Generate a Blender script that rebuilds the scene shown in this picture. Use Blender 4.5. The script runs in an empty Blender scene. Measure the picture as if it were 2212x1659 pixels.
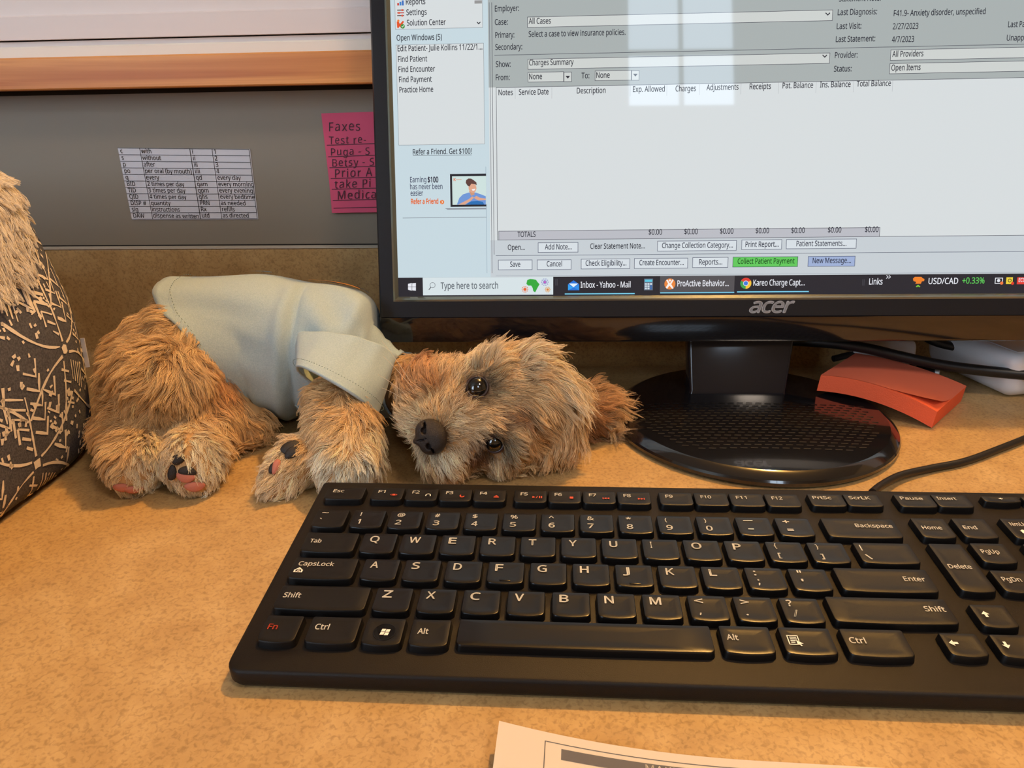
import bpy, bmesh, math, random
import numpy as np
from mathutils import Matrix, Vector

random.seed(7)
rng = np.random.default_rng(11)
scene = bpy.context.scene
COL = scene.collection
PI = math.pi

# ------------------------------------------------------------------ camera, world, lights, exposure
CAM = np.array([88.291, -215.457, 214.568])                 # millimetres, desk top is z = 0
CM = np.array([[0.9979021, 0.0625090, -0.0168519],
               [0.0070159, -0.3631806, -0.9316924],
               [-0.0643595, 0.9296195, -0.3628572]])          # rows: right, down, forward
FPX = 1573.56
cd = bpy.data.cameras.new('camera')
cam = bpy.data.objects.new('camera', cd)
COL.objects.link(cam)
cd.sensor_width = 36.0
cd.lens = FPX / 2212.0 * 36.0
cd.clip_start = 0.01
cd.clip_end = 50.0
mw = Matrix.Identity(4)
for i in range(3):
    mw[i][0] = CM[0][i]
    mw[i][1] = -CM[1][i]
    mw[i][2] = -CM[2][i]
    mw[i][3] = CAM[i] * 0.001
cam.matrix_world = mw
scene.camera = cam

world = bpy.data.worlds.new('world')
scene.world = world
world.use_nodes = True
world.node_tree.nodes['Background'].inputs[0].default_value = (0.75, 0.85, 1.0, 1)
world.node_tree.nodes['Background'].inputs[1].default_value = 0.25

scene.view_settings.view_transform = 'Standard'
scene.view_settings.look = 'None'
scene.view_settings.gamma = 1.0
scene.view_settings.use_curve_mapping = False
scene.view_settings.exposure = 0.0
try:
    scene.cycles.use_denoising = True
    scene.cycles.max_bounces = 6
    scene.cycles.diffuse_bounces = 3
    scene.cycles.glossy_bounces = 3
    scene.cycles.transmission_bounces = 4
    scene.cycles.caustics_reflective = False
    scene.cycles.caustics_refractive = False
except Exception:
    pass


def light(name, kind, loc, power, color, size=0.03, rot=None, size_y=None):
    d = bpy.data.lights.new(name, kind)
    d.energy = power
    d.color = color
    if kind == 'AREA':
        d.shape = 'RECTANGLE' if size_y else 'SQUARE'
        d.size = size
        if size_y:
            d.size_y = size_y
    else:
        d.shadow_soft_size = size
    o = bpy.data.objects.new(name, d)
    COL.objects.link(o)
    o.location = loc
    if rot is not None:
        o.rotation_euler = rot
    return o


WARM = (1.0, 0.54, 0.15)
# ceiling downlight over the far side of the counter: throws the shadow of the ledge over the desk
light('downlight_lobby', 'POINT', (0.62, 0.74, 1.86), 106.0, WARM, 0.022)
# ceiling panel over the office side, behind the camera
light('ceiling_panel_light', 'AREA', (0.9, -0.9, 1.75), 15.0, (1.0, 0.82, 0.66), 0.35, (0, 0, 0))


# ------------------------------------------------------------------ pixel rays (photograph 2212 x 1659) for measuring places
def ray(u, v):
    return CM.T @ np.array([(u - 1106) / FPX, (v - 829.5) / FPX, 1.0])


def atz(u, v, z=0.0):
    d = ray(u, v)
    return CAM + (z - CAM[2]) / d[2] * d


def aty(u, v, y):
    d = ray(u, v)
    return CAM + (y - CAM[1]) / d[1] * d


def unit(a):
    a = np.asarray(a, float)
    return a / (np.linalg.norm(a) + 1e-12)


# ------------------------------------------------------------------ helpers
def srgb(r, g, b):
    def c(x):
        x /= 255.0
        return x / 12.92 if x <= 0.04045 else ((x + 0.055) / 1.055) ** 2.4
    return (c(r), c(g), c(b), 1.0)


class MB:
    """collects vertices (mm) and faces, with optional face colours"""
    def __init__(self):
        self.v = []
        self.f = []
        self.c = []
        self.n = 0

    def add(self, verts, faces, col=None):
        verts = np.asarray(verts, float)
        b = self.n
        self.v.append(verts)
        self.n += len(verts)
        self.f.extend([tuple(int(i) + b for i in fc) for fc in faces])
        self.c.extend([col] * len(faces))
        return b

    def box(self, lo, hi, frame=None, col=None):
        x0, y0, z0 = lo
        x1, y1, z1 = hi
        v = [(x0, y0, z0), (x1, y0, z0), (x1, y1, z0), (x0, y1, z0), (x0, y0, z1), (x1, y0, z1), (x1, y1, z1), (x0, y1, z1)]
        if frame is not None:
            v = frame(np.array(v, float))
        self.add(v, [(0, 3, 2, 1), (4, 5, 6, 7), (0, 1, 5, 4), (1, 2, 6, 5), (2, 3, 7, 6), (3, 0, 4, 7)], col)

    def loft(self, rings, cap0=True, cap1=True, closed=True, col=None):
        n = len(rings[0])
        v = np.concatenate([np.asarray(r, float) for r in rings])
        f = []
        for i in range(len(rings) - 1):
            a, b = i * n, (i + 1) * n
            for k in range(n if closed else n - 1):
                k2 = (k + 1) % n
                f.append((a + k, a + k2, b + k2, b + k))
        if cap0:
            f.append(tuple(range(n - 1, -1, -1)))
        if cap1:
            f.append(tuple(range((len(rings) - 1) * n, len(rings) * n)))
        self.add(v, f, col)

    def tube(self, path, rad, n=10, cap=True):
        path = np.asarray(path, float)
        rad = np.broadcast_to(np.asarray(rad, float), (len(path),))
        t = np.gradient(path, axis=0)
        up = np.array([0.0, 0.0, 1.0])
        if abs(unit(t[0])[2]) > 0.9:
            up = np.array([0.0, 1.0, 0.0])
        rings = []
        a = unit(np.cross(up, t[0]))
        for p, tt, r in zip(path, t, rad):
            tt = unit(tt)
            a = unit(a - tt * (a @ tt))
            b = np.cross(tt, a)
            th = np.arange(n) * 2 * PI / n
            rings.append(p + r * (np.cos(th)[:, None] * a + np.sin(th)[:, None] * b))
        self.loft(rings, cap, cap)

    def lathe(self, prof, centre, n=64, axis='z'):
        rings = []
        th = np.arange(n) * 2 * PI / n
        for r, z in prof:
            rings.append(np.c_[centre[0] + r * np.cos(th), centre[1] + r * np.sin(th), np.full(n, centre[2] + z)])
        self.loft(rings)

    def verts(self):
        return np.concatenate(self.v) if self.v else np.zeros((0, 3))


def mesh_from(name, verts, faces, smooth=True, angle=35, cols=None):
    me = bpy.data.meshes.new(name)
    me.from_pydata((np.asarray(verts, float) * 0.001).tolist(), [], [tuple(f) for f in faces])
    me.update()
    if smooth:
        me.polygons.foreach_set('use_smooth', np.ones(len(me.polygons), bool))
        if angle is not None:
            me.set_sharp_from_angle(angle=math.radians(angle))
    if cols is not None:
        at = me.color_attributes.new('print', 'FLOAT_COLOR', 'CORNER')
        arr = np.ones((len(me.loops), 4), np.float32)
        k = 0
        for p, c in zip(me.polygons, cols):
            arr[k:k + p.loop_total] = c
            k += p.loop_total
        at.data.foreach_set('color', arr.ravel())
    return me


def root_inv(parent):
    if parent is None:
        return None
    r = parent
    while r.parent is not None:
        r = r.parent
    m = np.array(r.matrix_basis.inverted())
    return m


def put(name, mb, mat, parent=None, smooth=True, angle=35, world_space=True, use_cols=False):
    """link an MB as one mesh object; vertices given in world mm are moved into the parent's frame"""
    v = mb.verts()
    if parent is not None and world_space:
        m = root_inv(parent)
        v = (np.c_[v * 0.001, np.ones(len(v))] @ m.T)[:, :3] * 1000.0
    me = mesh_from(name, v, mb.f, smooth, angle, mb.c if use_cols else None)
    o = bpy.data.objects.new(name, me)
    COL.objects.link(o)
    if mat is not None:
        me.materials.append(mat)
    if parent is not None:
        o.parent = parent
    return o


def thing(name, label, cat, loc=(0, 0, 0), rot=(0, 0, 0), group=None):
    o = bpy.data.objects.new(name, None)
    COL.objects.link(o)
    o.empty_display_size = 0.02
    o.location = tuple(x * 0.001 for x in loc)
    o.rotation_euler = rot
    o.matrix_basis = Matrix.LocRotScale(o.location, o.rotation_euler, None)
    o['label'] = label
    o['category'] = cat
    if group:
        o['group'] = group
    return o


def tag(o, label, cat, group=None):
    o['label'] = label
    o['category'] = cat
    if group:
        o['group'] = group
    return o


def structure(o, label=None):
    o['kind'] = 'structure'
    if label:
        o['label'] = label
    return o


def rbox(size, bevel, seg=3):
    """rounded box centred on the origin -> verts, faces (mm)"""
    bm = bmesh.new()
    bmesh.ops.create_cube(bm, size=1.0)
    for v in bm.verts:
        v.co = Vector((v.co.x * size[0], v.co.y * size[1], v.co.z * size[2]))
    bmesh.ops.bevel(bm, geom=bm.edges[:], offset=bevel, segments=seg, profile=0.5, affect='EDGES')
    bm.verts.index_update()
    v = np.array([tuple(q.co) for q in bm.verts])
    f = [tuple(q.index for q in fc.verts) for fc in bm.faces]
    bm.free()
    return v, f


# ------------------------------------------------------------------ text
_TC = {}
try:                                   # Blender's own bundled sans serif; else its built-in one
    import os
    FONT = bpy.data.fonts.load(os.path.join(bpy.utils.system_resource('DATAFILES'), 'fonts', 'NotoSansMath-Regular.woff2'))
except Exception:
    FONT = None


def text_geo(s, bold=0.0, shear=0.0, spacing=1.0, res=4):
    key = (s, bold, shear, spacing, res)
    if key in _TC:
        return _TC[key]
    cu = bpy.data.curves.new('t', 'FONT')
    cu.body = s
    if FONT is not None:
        cu.font = FONT
    cu.size = 1.0
    cu.shear = shear
    cu.space_character = spacing
    cu.resolution_u = res
    ob = bpy.data.objects.new('t', cu)
    COL.objects.link(ob)
    dg = bpy.context.evaluated_depsgraph_get()
    me = bpy.data.meshes.new_from_object(ob.evaluated_get(dg))
    v = np.array([tuple(q.co) for q in me.vertices]).reshape(-1, 3)[:, :2]
    f = [tuple(p.vertices) for p in me.polygons]
    bpy.data.meshes.remove(me)
    bpy.data.objects.remove(ob)
    bpy.data.curves.remove(cu)
    if len(v) == 0:
        v = np.zeros((1, 2))
    if s != 'H' or bold or shear:      # the same capital height for any font
        hv = text_geo('H', 0.0, 0.0, 1.0, 1)[0]
        v = v * (0.72 / (hv[:, 1].max() - hv[:, 1].min()))
    if bold > 0:                           # heavier strokes: copies set a hair apart
        n = len(v)
        vs, fs = [], []
        for k, (dx, dy) in enumerate(((-bold, 0), (bold, 0), (0, bold), (0, -bold))):
            vs.append(v + np.array([dx, dy]))
            fs += [tuple(i + k * n for i in q) for q in f]
        v, f = np.concatenate(vs), fs
    _TC[key] = (v, f)
    return v, f


# ------------------------------------------------------------------ materials
def nodes(m):
    return m.node_tree.nodes, m.node_tree.links


def mat(name, color, rough=0.5, metal=0.0, spec=0.5, coat=0.0, coat_rough=0.05, noise=None, bump=None, sheen=0.0, emit=None, emit_s=0.0):
    """principled material; noise=(scale, colour2, lo, hi) mottles the colour, bump=(scale, strength)"""
    m = bpy.data.materials.new(name)
    m.use_nodes = True
    N, L = nodes(m)
    b = N['Principled BSDF']
    b.inputs['Base Color'].default_value = color
    b.inputs['Roughness'].default_value = rough
    b.inputs['Metallic'].default_value = metal
    b.inputs['Specular IOR Level'].default_value = spec
    b.inputs['Coat Weight'].default_value = coat
    b.inputs['Coat Roughness'].default_value = coat_rough
    b.inputs['Sheen Weight'].default_value = sheen
    if emit is not None:
        b.inputs['Emission Color'].default_value = emit
        b.inputs['Emission Strength'].default_value = emit_s
    tc = N.new('ShaderNodeTexCoord')
    if noise:
        nz = N.new('ShaderNodeTexNoise')
        nz.inputs['Scale'].default_value = noise[0]
        nz.inputs['Detail'].default_value = 6
        L.new(tc.outputs['Object'], nz.inputs['Vector'])
        cr = N.new('ShaderNodeValToRGB')
        cr.color_ramp.elements[0].position = noise[2]
        cr.color_ramp.elements[1].position = noise[3]
        cr.color_ramp.elements[0].color = color
        cr.color_ramp.elements[1].color = noise[1]
        L.new(nz.outputs['Fac'], cr.inputs['Fac'])
        L.new(cr.outputs['Color'], b.inputs['Base Color'])
    if bump:
        nb = N.new('ShaderNodeTexNoise')
        nb.inputs['Scale'].default_value = bump[0]
        nb.inputs['Detail'].default_value = 4
        L.new(tc.outputs['Object'], nb.inputs['Vector'])
        bp = N.new('ShaderNodeBump')
        bp.inputs['Strength'].default_value = bump[1]
        bp.inputs['Distance'].default_value = 0.001
        L.new(nb.outputs['Fac'], bp.inputs['Height'])
        L.new(bp.outputs['Normal'], b.inputs['Normal'])
    return m


def laminate(name):
    """mottled tan stone-look laminate"""
    m = mat(name, srgb(190, 158, 110), 0.38, spec=0.4)
    N, L = nodes(m)
    b = N['Principled BSDF']
    tc = N.new('ShaderNodeTexCoord')
    big = N.new('ShaderNodeTexNoise')
    big.inputs['Scale'].default_value = 34
    big.inputs['Detail'].default_value = 8
    big.inputs['Roughness'].default_value = 0.68
    big.inputs['Distortion'].default_value = 0.4
    L.new(tc.outputs['Object'], big.inputs['Vector'])
    fine = N.new('ShaderNodeTexNoise')
    fine.inputs['Scale'].default_value = 480
    fine.inputs['Detail'].default_value = 4
    fine.inputs['Distortion'].default_value = 0.7
    L.new(tc.outputs['Object'], fine.inputs['Vector'])
    r1 = N.new('ShaderNodeValToRGB')
    e = r1.color_ramp.elements
    e[0].position, e[0].color = 0.28, srgb(172, 138, 92)
    e[1].position, e[1].color = 0.74, srgb(204, 172, 122)
    x = r1.color_ramp.elements.new(0.5)
    x.color = srgb(188, 154, 104)
    L.new(big.outputs['Fac'], r1.inputs['Fac'])
    r2 = N.new('ShaderNodeValToRGB')
    r2.color_ramp.elements[0].position = 0.33
    r2.color_ramp.elements[0].color = (0.58, 0.53, 0.48, 1)
    r2.color_ramp.elements[1].position = 0.52
    r2.color_ramp.elements[1].color = (1.06, 1.05, 1.03, 1)
    L.new(fine.outputs['Fac'], r2.inputs['Fac'])
    mx = N.new('ShaderNodeMix')
    mx.data_type = 'RGBA'
    mx.blend_type = 'MULTIPLY'
    mx.inputs['Factor'].default_value = 0.6
    L.new(r1.outputs['Color'], mx.inputs['A'])
    L.new(r2.outputs['Color'], mx.inputs['B'])
    L.new(mx.outputs['Result'], b.inputs['Base Color'])
    bp = N.new('ShaderNodeBump')
    bp.inputs['Strength'].default_value = 0.12
    bp.inputs['Distance'].default_value = 0.0005
    L.new(fine.outputs['Fac'], bp.inputs['Height'])
    L.new(bp.outputs['Normal'], b.inputs['Normal'])
    return m


def wood(name):
    m = mat(name, srgb(196, 140, 84), 0.42)
    N, L = nodes(m)
    b = N['Principled BSDF']
    tc = N.new('ShaderNodeTexCoord')
    mp = N.new('ShaderNodeMapping')
    mp.inputs['Scale'].default_value = (1.4, 60, 60)
    L.new(tc.outputs['Object'], mp.inputs['Vector'])
    nz = N.new('ShaderNodeTexNoise')
    nz.inputs['Scale'].default_value = 1.6
    nz.inputs['Detail'].default_value = 5
    nz.inputs['Distortion'].default_value = 0.6
    L.new(mp.outputs['Vector'], nz.inputs['Vector'])
    r = N.new('ShaderNodeValToRGB')
    e = r.color_ramp.elements
    e[0].position, e[0].color = 0.36, srgb(200, 112, 44)
    e[1].position, e[1].color = 0.62, srgb(242, 162, 84)
    L.new(nz.outputs['Fac'], r.inputs['Fac'])
    L.new(r.outputs['Color'], b.inputs['Base Color'])
    return m


def emitter(name, color, strength):
    m = bpy.data.materials.new(name)
    m.use_nodes = True
    N, L = nodes(m)
    N.remove(N['Principled BSDF'])
    e = N.new('ShaderNodeEmission')
    e.inputs['Color'].default_value = color
    e.inputs['Strength'].default_value = strength
    L.new(e.outputs['Emission'], N['Material Output'].inputs['Surface'])
    return m
# ------------------------------------------------------------------ the room
M_LAM = laminate('desk_laminate')
M_WALL = mat('partition_paint', srgb(140, 130, 116), 0.55, bump=(900, 0.05))
M_WOOD = wood('ledge_wood')
M_WHITE = mat('white_paint', srgb(240, 226, 220), 0.5, bump=(40, 0.05))
M_CREAM = mat('cream_paint', srgb(252, 242, 226), 0.5)
M_ROOM = mat('room_paint', srgb(168, 162, 150), 0.8)
M_CEIL = mat('ceiling_paint', srgb(200, 194, 182), 0.9)
M_FLOOR = mat('office_carpet', srgb(120, 108, 96), 0.95, noise=(60, srgb(96, 88, 80), 0.4, 0.6))
M_DARKGAP = mat('gap_shadow_filler', srgb(28, 24, 22), 0.9)
M_CAULK = mat('caulk', srgb(196, 186, 170), 0.6)

WY = 395.0          # face of the partition wall behind the desk


def strip(name, prof, x0, x1, m, parent=None):
    """extrude a closed (y, z) profile along x"""
    mb = MB()
    p = np.array(prof, float)
    mb.loft([np.c_[np.full(len(p), x0), p], np.c_[np.full(len(p), x1), p]])
    return put(name, mb, m, parent)


X0, X1 = -1100.0, 1500.0
# desk slab with coved joint to the backsplash
cove = [(WY - 4 - 14 * math.cos(a) - 0, 14 - 14 * math.sin(a)) for a in np.linspace(PI / 2, 0, 7)]
cove = [(WY - 4 - 14 + 14 * math.sin(a), 14 - 14 * math.cos(a)) for a in np.linspace(0, PI / 2, 8)]
desk = strip('desk_worktop', [(-330, -32), (-330, -4), (-326, 0), (WY - 18, 0), (WY - 18, -32)], X0, X1, M_LAM)
structure(strip('trim_8', cove + [(WY - 4, 99.0), (WY - 3, 100.4), (WY, 100.4), (WY, 0)], X0, X1, M_LAM), 'mottled laminate backsplash curving up from the desk')
tag(desk, 'tan mottled laminate desk top with coved backsplash', 'desk')
structure(strip('wall_back', [(WY, -750), (WY, 229.5), (WY + 110, 229.5), (WY + 110, -750)][::-1], X0, X1, M_WALL), 'grey painted partition wall behind the desk')
structure(strip('trim_1', [(WY - 4.6, 100.4), (WY - 4.6, 101.6), (WY, 102.4), (WY, 100.4)][::-1], X0, X1, M_CAULK), 'thin caulk line on top of the backsplash')
# ledge: wood nosing, then stepped white boards
structure(strip('trim_2', [(WY - 31, 229.0), (WY - 30, 228.1), (WY + 20, 228.1), (WY + 20, 250.9), (WY - 29.5, 250.9), (WY - 31, 249.8)], X0, X1, M_WOOD), 'orange wood edge of the counter ledge')
structure(strip('trim_3', [(WY - 14, 251.0), (WY + 25, 251.0), (WY + 25, 259.6), (WY - 13, 259.6), (WY - 14, 258.6)], X0, X1, M_CREAM), 'cream board on top of the wooden ledge')
structure(strip('trim_4', [(WY - 9, 259.7), (WY + 25, 259.7), (WY + 25, 263.4), (WY - 9, 263.4)], X0, X1, M_WHITE), 'thin white strip above the cream board')
structure(strip('trim_5', [(WY - 13, 264.4), (WY + 25, 264.4), (WY + 25, 281.4), (WY - 12, 281.4), (WY - 13, 280.4)], X0, X1, M_WHITE), 'white board above the dark groove')
structure(strip('trim_6', [(WY - 4, 263.3), (WY + 25, 263.3), (WY + 25, 264.5), (WY - 4, 264.5)], X0, X1, M_DARKGAP), 'dark groove between the white boards')
structure(strip('trim_7', [(WY - 9, 281.5), (WY + 60, 281.5), (WY + 60, 480), (WY - 9, 480)], X0, X1, M_WHITE), 'white board above the counter ledge, its unseen upper part added to shade the desk')  # carried up out of view so that its shadow covers the desk
structure(strip('trim_9', [(WY - 0.8, 224.6), (WY + 1, 224.6), (WY + 1, 228.2), (WY - 0.8, 228.2)], X0, X1, M_DARKGAP), 'dark gap under the wooden ledge')
structure(strip('trim_10', [(WY - 0.5, 102.3), (WY + 1, 102.3), (WY + 1, 103.3), (WY - 0.5, 103.3)], X0, X1, M_DARKGAP), 'dark joint line above the backsplash')


# room shell: a wide office with a lobby beyond the partition
def slab(name, lo, hi, m, label):
    mb = MB()
    mb.box(lo, hi)
    return structure(put(name, mb, m, smooth=False), label)


RX0, RX1, RY0, RY1, RZ0, RZ1 = -2400, 2400, -2000, 2600, -750, 1950
slab('floor', (RX0 - 60, RY0 - 60, RZ0 - 60), (RX1 + 60, RY1 + 60, RZ0), M_FLOOR, 'grey carpet floor')
slab('ceiling', (RX0 - 60, RY0 - 60, RZ1), (RX1 + 60, RY1 + 60, RZ1 + 60), M_CEIL, 'white ceiling')
slab('wall_left', (RX0 - 60, RY0 - 60, RZ0), (RX0, RY1 + 60, RZ1), M_ROOM, 'beige side wall')
slab('wall_right', (RX1, RY0 - 60, RZ0), (RX1 + 60, RY1 + 60, RZ1), M_ROOM, 'beige side wall by the monitor side')
slab('wall_far', (RX0, RY1, RZ0), (RX1, RY1 + 60, RZ1), M_ROOM, 'beige lobby wall')
# window wall behind the camera: built around two openings
WINS = [(440, 880, 1310, 1860), (-2150, -1050, 300, 1780)]
wb = MB()
xs = [RX0, -2150, -1050, 440, 880, RX1]
for a, b_ in ((0, 1), (2, 3), (4, 5)):
    wb.box((xs[a], RY0 - 60, RZ0), (xs[b_], RY0, RZ1))
for (a, b_, c, d) in WINS:
    wb.box((a, RY0 - 60, RZ0), (b_, RY0, c))
    wb.box((a, RY0 - 60, d), (b_, RY0, RZ1))
structure(put('wall_front', wb, M_ROOM, smooth=False), 'beige wall with the windows, behind the camera')
M_SKYPANE = emitter('window_daylight', (0.68, 0.83, 1.0, 1), 10.0)
M_SASH = mat('window_sash', srgb(120, 112, 100), 0.5)
for k, (a, b_, c, d) in enumerate(WINS):
    root = bpy.data.objects.new('window_%d' % (k + 1), None)
    COL.objects.link(root)
    structure(root, ['small divided window seen mirrored in the monitor', 'wide window at the side of the office'][k])
    nx, nz = (2, 2) if k == 0 else (3, 3)
    fr = MB()
    w = 16 if k == 0 else 40
    for i in range(nx + 1):
        x = a + (b_ - a) * i / nx
        ww = w * (1 if 0 < i < nx else 1.4) / 2
        fr.box((x - ww, RY0 - 45, c), (x + ww, RY0 - 5, d))
    for j in range(nz + 1):
        z = c + (d - c) * (j / nz if k else (0, 0.42, 1)[j])
        fr.box((a, RY0 - 45, z - w / 2), (b_, RY0 - 5, z + w / 2))
    put('window_frame', fr, M_SASH, root, smooth=False)
    for i in range(nx):
        for j in range(nz):
            g = MB()
            zz0 = c + (d - c) * (j / nz if k else (0, 0.42, 1)[j])
            zz1 = c + (d - c) * ((j + 1) / nz if k else (0, 0.42, 1)[j + 1])
            xx0 = a + (b_ - a) * i / nx
            xx1 = a + (b_ - a) * (i + 1) / nx
            g.box((xx0, RY0 - 30, zz0), (xx1, RY0 - 26, zz1))
            put('pane', g, M_SKYPANE, root, smooth=False)
# ------------------------------------------------------------------ the monitor
M_GLOSS = mat('piano_black_plastic', srgb(20, 20, 24), 0.12, spec=0.5, coat=0.6, coat_rough=0.04)
M_BEZEL = mat('bezel_black_plastic', srgb(26, 29, 37), 0.24, spec=0.5)
M_LIP = mat('clear_acrylic_lip', srgb(120, 126, 118), 0.12, metal=0.6)
M_BACK = mat('back_shell_plastic', srgb(16, 16, 18), 0.5)
M_SLOT = mat('base_slot_black', srgb(6, 6, 8), 0.5)
M_SILVER = mat('logo_silver', srgb(214, 216, 224), 0.35, metal=0.35)
M_NECK = mat('neck_navy_black_plastic', srgb(18, 20, 30), 0.16, spec=0.5)

MYAW, MLEAN = math.radians(1.1), math.radians(13.0)
SR = np.array([math.cos(MYAW), math.sin(MYAW), 0.0])
SN = np.array([math.sin(MYAW), -math.cos(MYAW), 0.0]) * math.cos(MLEAN) + np.array([0, 0, math.sin(MLEAN)])
SU = np.cross(SN, SR)
SO = aty(822, 742, 272.0)
SDEP = -2.0                       # the panel sits 2 mm behind the front of the bezel


def sw(s, t, n=0.0):
    """screen frame (mm right, up, out of the screen) -> world mm"""
    return SO + np.multiply.outer(np.asarray(s, float), SR) + np.multiply.outer(np.asarray(t, float), SU) + np.multiply.outer(np.asarray(n, float), SN)


def swf(v):
    v = np.asarray(v, float)
    return SO + v[:, :1] * SR + v[:, 1:2] * SU + v[:, 2:3] * SN


def sp(u, v):
    """place on the screen surface for a pixel of the photograph -> (s, t)"""
    d = ray(u, v)
    p0 = SO + SDEP * SN
    k = ((p0 - CAM) @ SN) / (d @ SN)
    p = CAM + k * d - p0
    return float(p @ SR), float(p @ SU)


BC = np.array([222.0, 262.0])     # centre of the stand's foot
monitor = thing('computer_monitor', 'large black glossy computer monitor on a round stand, showing a billing program', 'monitor', (BC[0], BC[1], 0), (0, 0, MYAW))
MW, MH = 522.0, 352.0
# front frame with an opening, lower chin facet tipped under
OP = (13.6, 33.0, MW - 13.6, MH - 14.0)     # opening s0, t0, s1, t1
LW = 3.4                                     # width of the clear lip around it


def rrect(s0, t0, s1, t1, r, n=6):
    pts = []
    for cx, cy, a0 in ((s1 - r, t0 + r, -PI / 2), (s1 - r, t1 - r, 0), (s0 + r, t1 - r, PI / 2), (s0 + r, t0 + r, PI)):
        for a in np.linspace(a0, a0 + PI / 2, n):
            pts.append((cx + r * math.cos(a), cy + r * math.sin(a)))
    return np.array(pts)


CH = 18.5
mb = MB()
outer = rrect(0, CH, MW, MH, 4.0)
# square the two lower corners where the chin begins
outer_top = np.array([(0, CH)] + [(0, MH - 6), (1.2, MH - 2.2), (3.5, MH - 0.6), (7, MH)] + [(MW - 7, MH), (MW - 3.5, MH - 0.6), (MW - 1.2, MH - 2.2), (MW, MH - 6)] + [(MW, CH)])
inner = np.array([(OP[0] - LW, OP[1] - LW), (OP[0] - LW, OP[3] + LW), (OP[2] + LW, OP[3] + LW), (OP[2] + LW, OP[1] - LW)])


def ringq(a, b, na, nb):
    """quad frame between an outer rectangle a=(s0,t0,s1,t1) and inner b"""
    A = [(a[0], a[1]), (a[2], a[1]), (a[2], a[3]), (a[0], a[3])]
    B = [(b[0], b[1]), (b[2], b[1]), (b[2], b[3]), (b[0], b[3])]
    v = [(x, y, na) for x, y in A] + [(x, y, nb) for x, y in B]
    f = [(i, (i + 1) % 4, 4 + (i + 1) % 4, 4 + i) for i in range(4)]
    return np.array(v, float), f


INN = (OP[0] - LW, OP[1] - LW, OP[2] + LW, OP[3] + LW)
v, f = ringq((1.2, CH, MW - 1.2, MH - 1.2), INN, 0, 0)
mb.add(swf(v), f)
v, f = ringq((0, CH, MW, MH), (1.2, CH, MW - 1.2, MH - 1.2), -1.4, 0)
mb.add(swf(v), f)
v, f = ringq((0, CH - 0.0, MW, MH), (0, CH, MW, MH), -26, -1.4)
mb.add(swf(v), f)
put('bezel_frame', mb, M_BEZEL, monitor, angle=25)
# chin
mb = MB()
prof = [(CH, -26), (CH, -0.6), (CH - 0.5, 0.0), (CH - 1.2, -0.2), (1.6, -6.6), (0.4, -7.4), (0, -8.6), (0, -26)]
ss = [0, 0.6, 2.0, 4.5, MW - 4.5, MW - 2, MW - 0.6, MW]
lift = [4.0, 2.0, 0.7, 0, 0, 0.7, 2.0, 4.0]
rings = []
for s, l in zip(ss, lift):
    rings.append(swf(np.array([(s, max(t, l if t < 6 else t), n - (1.0 if (s in (0, MW) and n > -20) else 0)) for t, n in prof])))
mb.loft(rings)
put('lower_bezel', mb, M_GLOSS, monitor, angle=30)
# clear acrylic lip, bevelled in towards the panel
mb = MB()
v, f = ringq(INN, (INN[0] + 1.3, INN[1] + 1.3, INN[2] - 1.3, INN[3] - 1.3), 0.0, 0.5)
mb.add(swf(v), f)
v, f = ringq((INN[0] + 1.3, INN[1] + 1.3, INN[2] - 1.3, INN[3] - 1.3), OP, 0.5, SDEP + 0.1)
mb.add(swf(v), f)
put('bezel_lip', mb, M_LIP, monitor, angle=10)
# rear shell
mb = MB()
rings = []
for inset, n in ((0, -26), (6, -34), (40, -52), (70, -58)):
    rings.append(swf(np.c_[rrect(inset, inset * 0.8, MW - inset, MH - inset * 0.8, 6 + inset * 0.3), np.full(24, n)]))
mb.loft(rings[::-1])
put('rear_shell', mb, M_BACK, monitor)
# stand foot: a low disc with a bevelled glossy rim
mb = MB()
mb.lathe([(90, 0), (93.5, 0.6), (95, 2.2), (95.2, 4.2), (94.3, 5.6), (90.5, 8.6), (88.5, 9.4), (60, 11.2), (30, 11.9), (6, 12.1)], (BC[0], BC[1], 0), 128)
foot = put('stand_foot', mb, M_GLOSS, monitor, angle=18)
# rows of short slots pressed into the foot
mb = MB()
for j in range(17):
    yy = BC[1] - 62 + j * 4.3
    for i in range(-14, 15):
        xx = BC[0] + i * 6.4 + (3.2 if j % 2 else 0) - 6
        rr = math.hypot(xx - BC[0], yy - BC[1])
        if rr > 80 or (abs(xx - BC[0]) < 40 and yy > 276):
            continue
        z = 9.4 + (88.5 - rr) / 28.5 * 1.8 + 0.12 if rr > 60 else 11.2 + (60 - rr) / 30 * 0.7 + 0.12
        q = [(-2.2, -0.55), (2.0, -0.75), (2.4, 0.4), (-1.9, 0.6)]
        mb.add([(xx + a, yy + b_, z) for a, b_ in q], [(0, 1, 2, 3)])
slots = put('slot_rows', mb, M_SLOT, foot, smooth=False)
slots['kind'] = 'stuff'
# neck: a flat broad blade rising to the back of the panel
mb = MB()
nb0, nb1 = atz(1490, 850, 11.5), atz(1694, 850, 11.5)
ncx = 0.5 * (nb0[0] + nb1[0])
for_ = []
rings = []
for z, y, w, d in ((10.5, 287, 35.2, 24), (14, 287.5, 34.6, 22), (45, 303, 38.0, 18), (80, 317, 39.5, 18), (150, 335, 41, 18)):
    rr = rrect(-w, 0, w, d, 2.5, 4)
    rings.append(np.c_[ncx + 3.5 * (z - 10) / 40 + rr[:, 0], y + rr[:, 1], np.full(len(rr), z)])
mb.loft(rings)
put('stand_neck', mb, M_NECK, monitor, angle=40)

# ---------------------------------------------------------------- what the screen shows
SCREEN_E = 1.0


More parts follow.
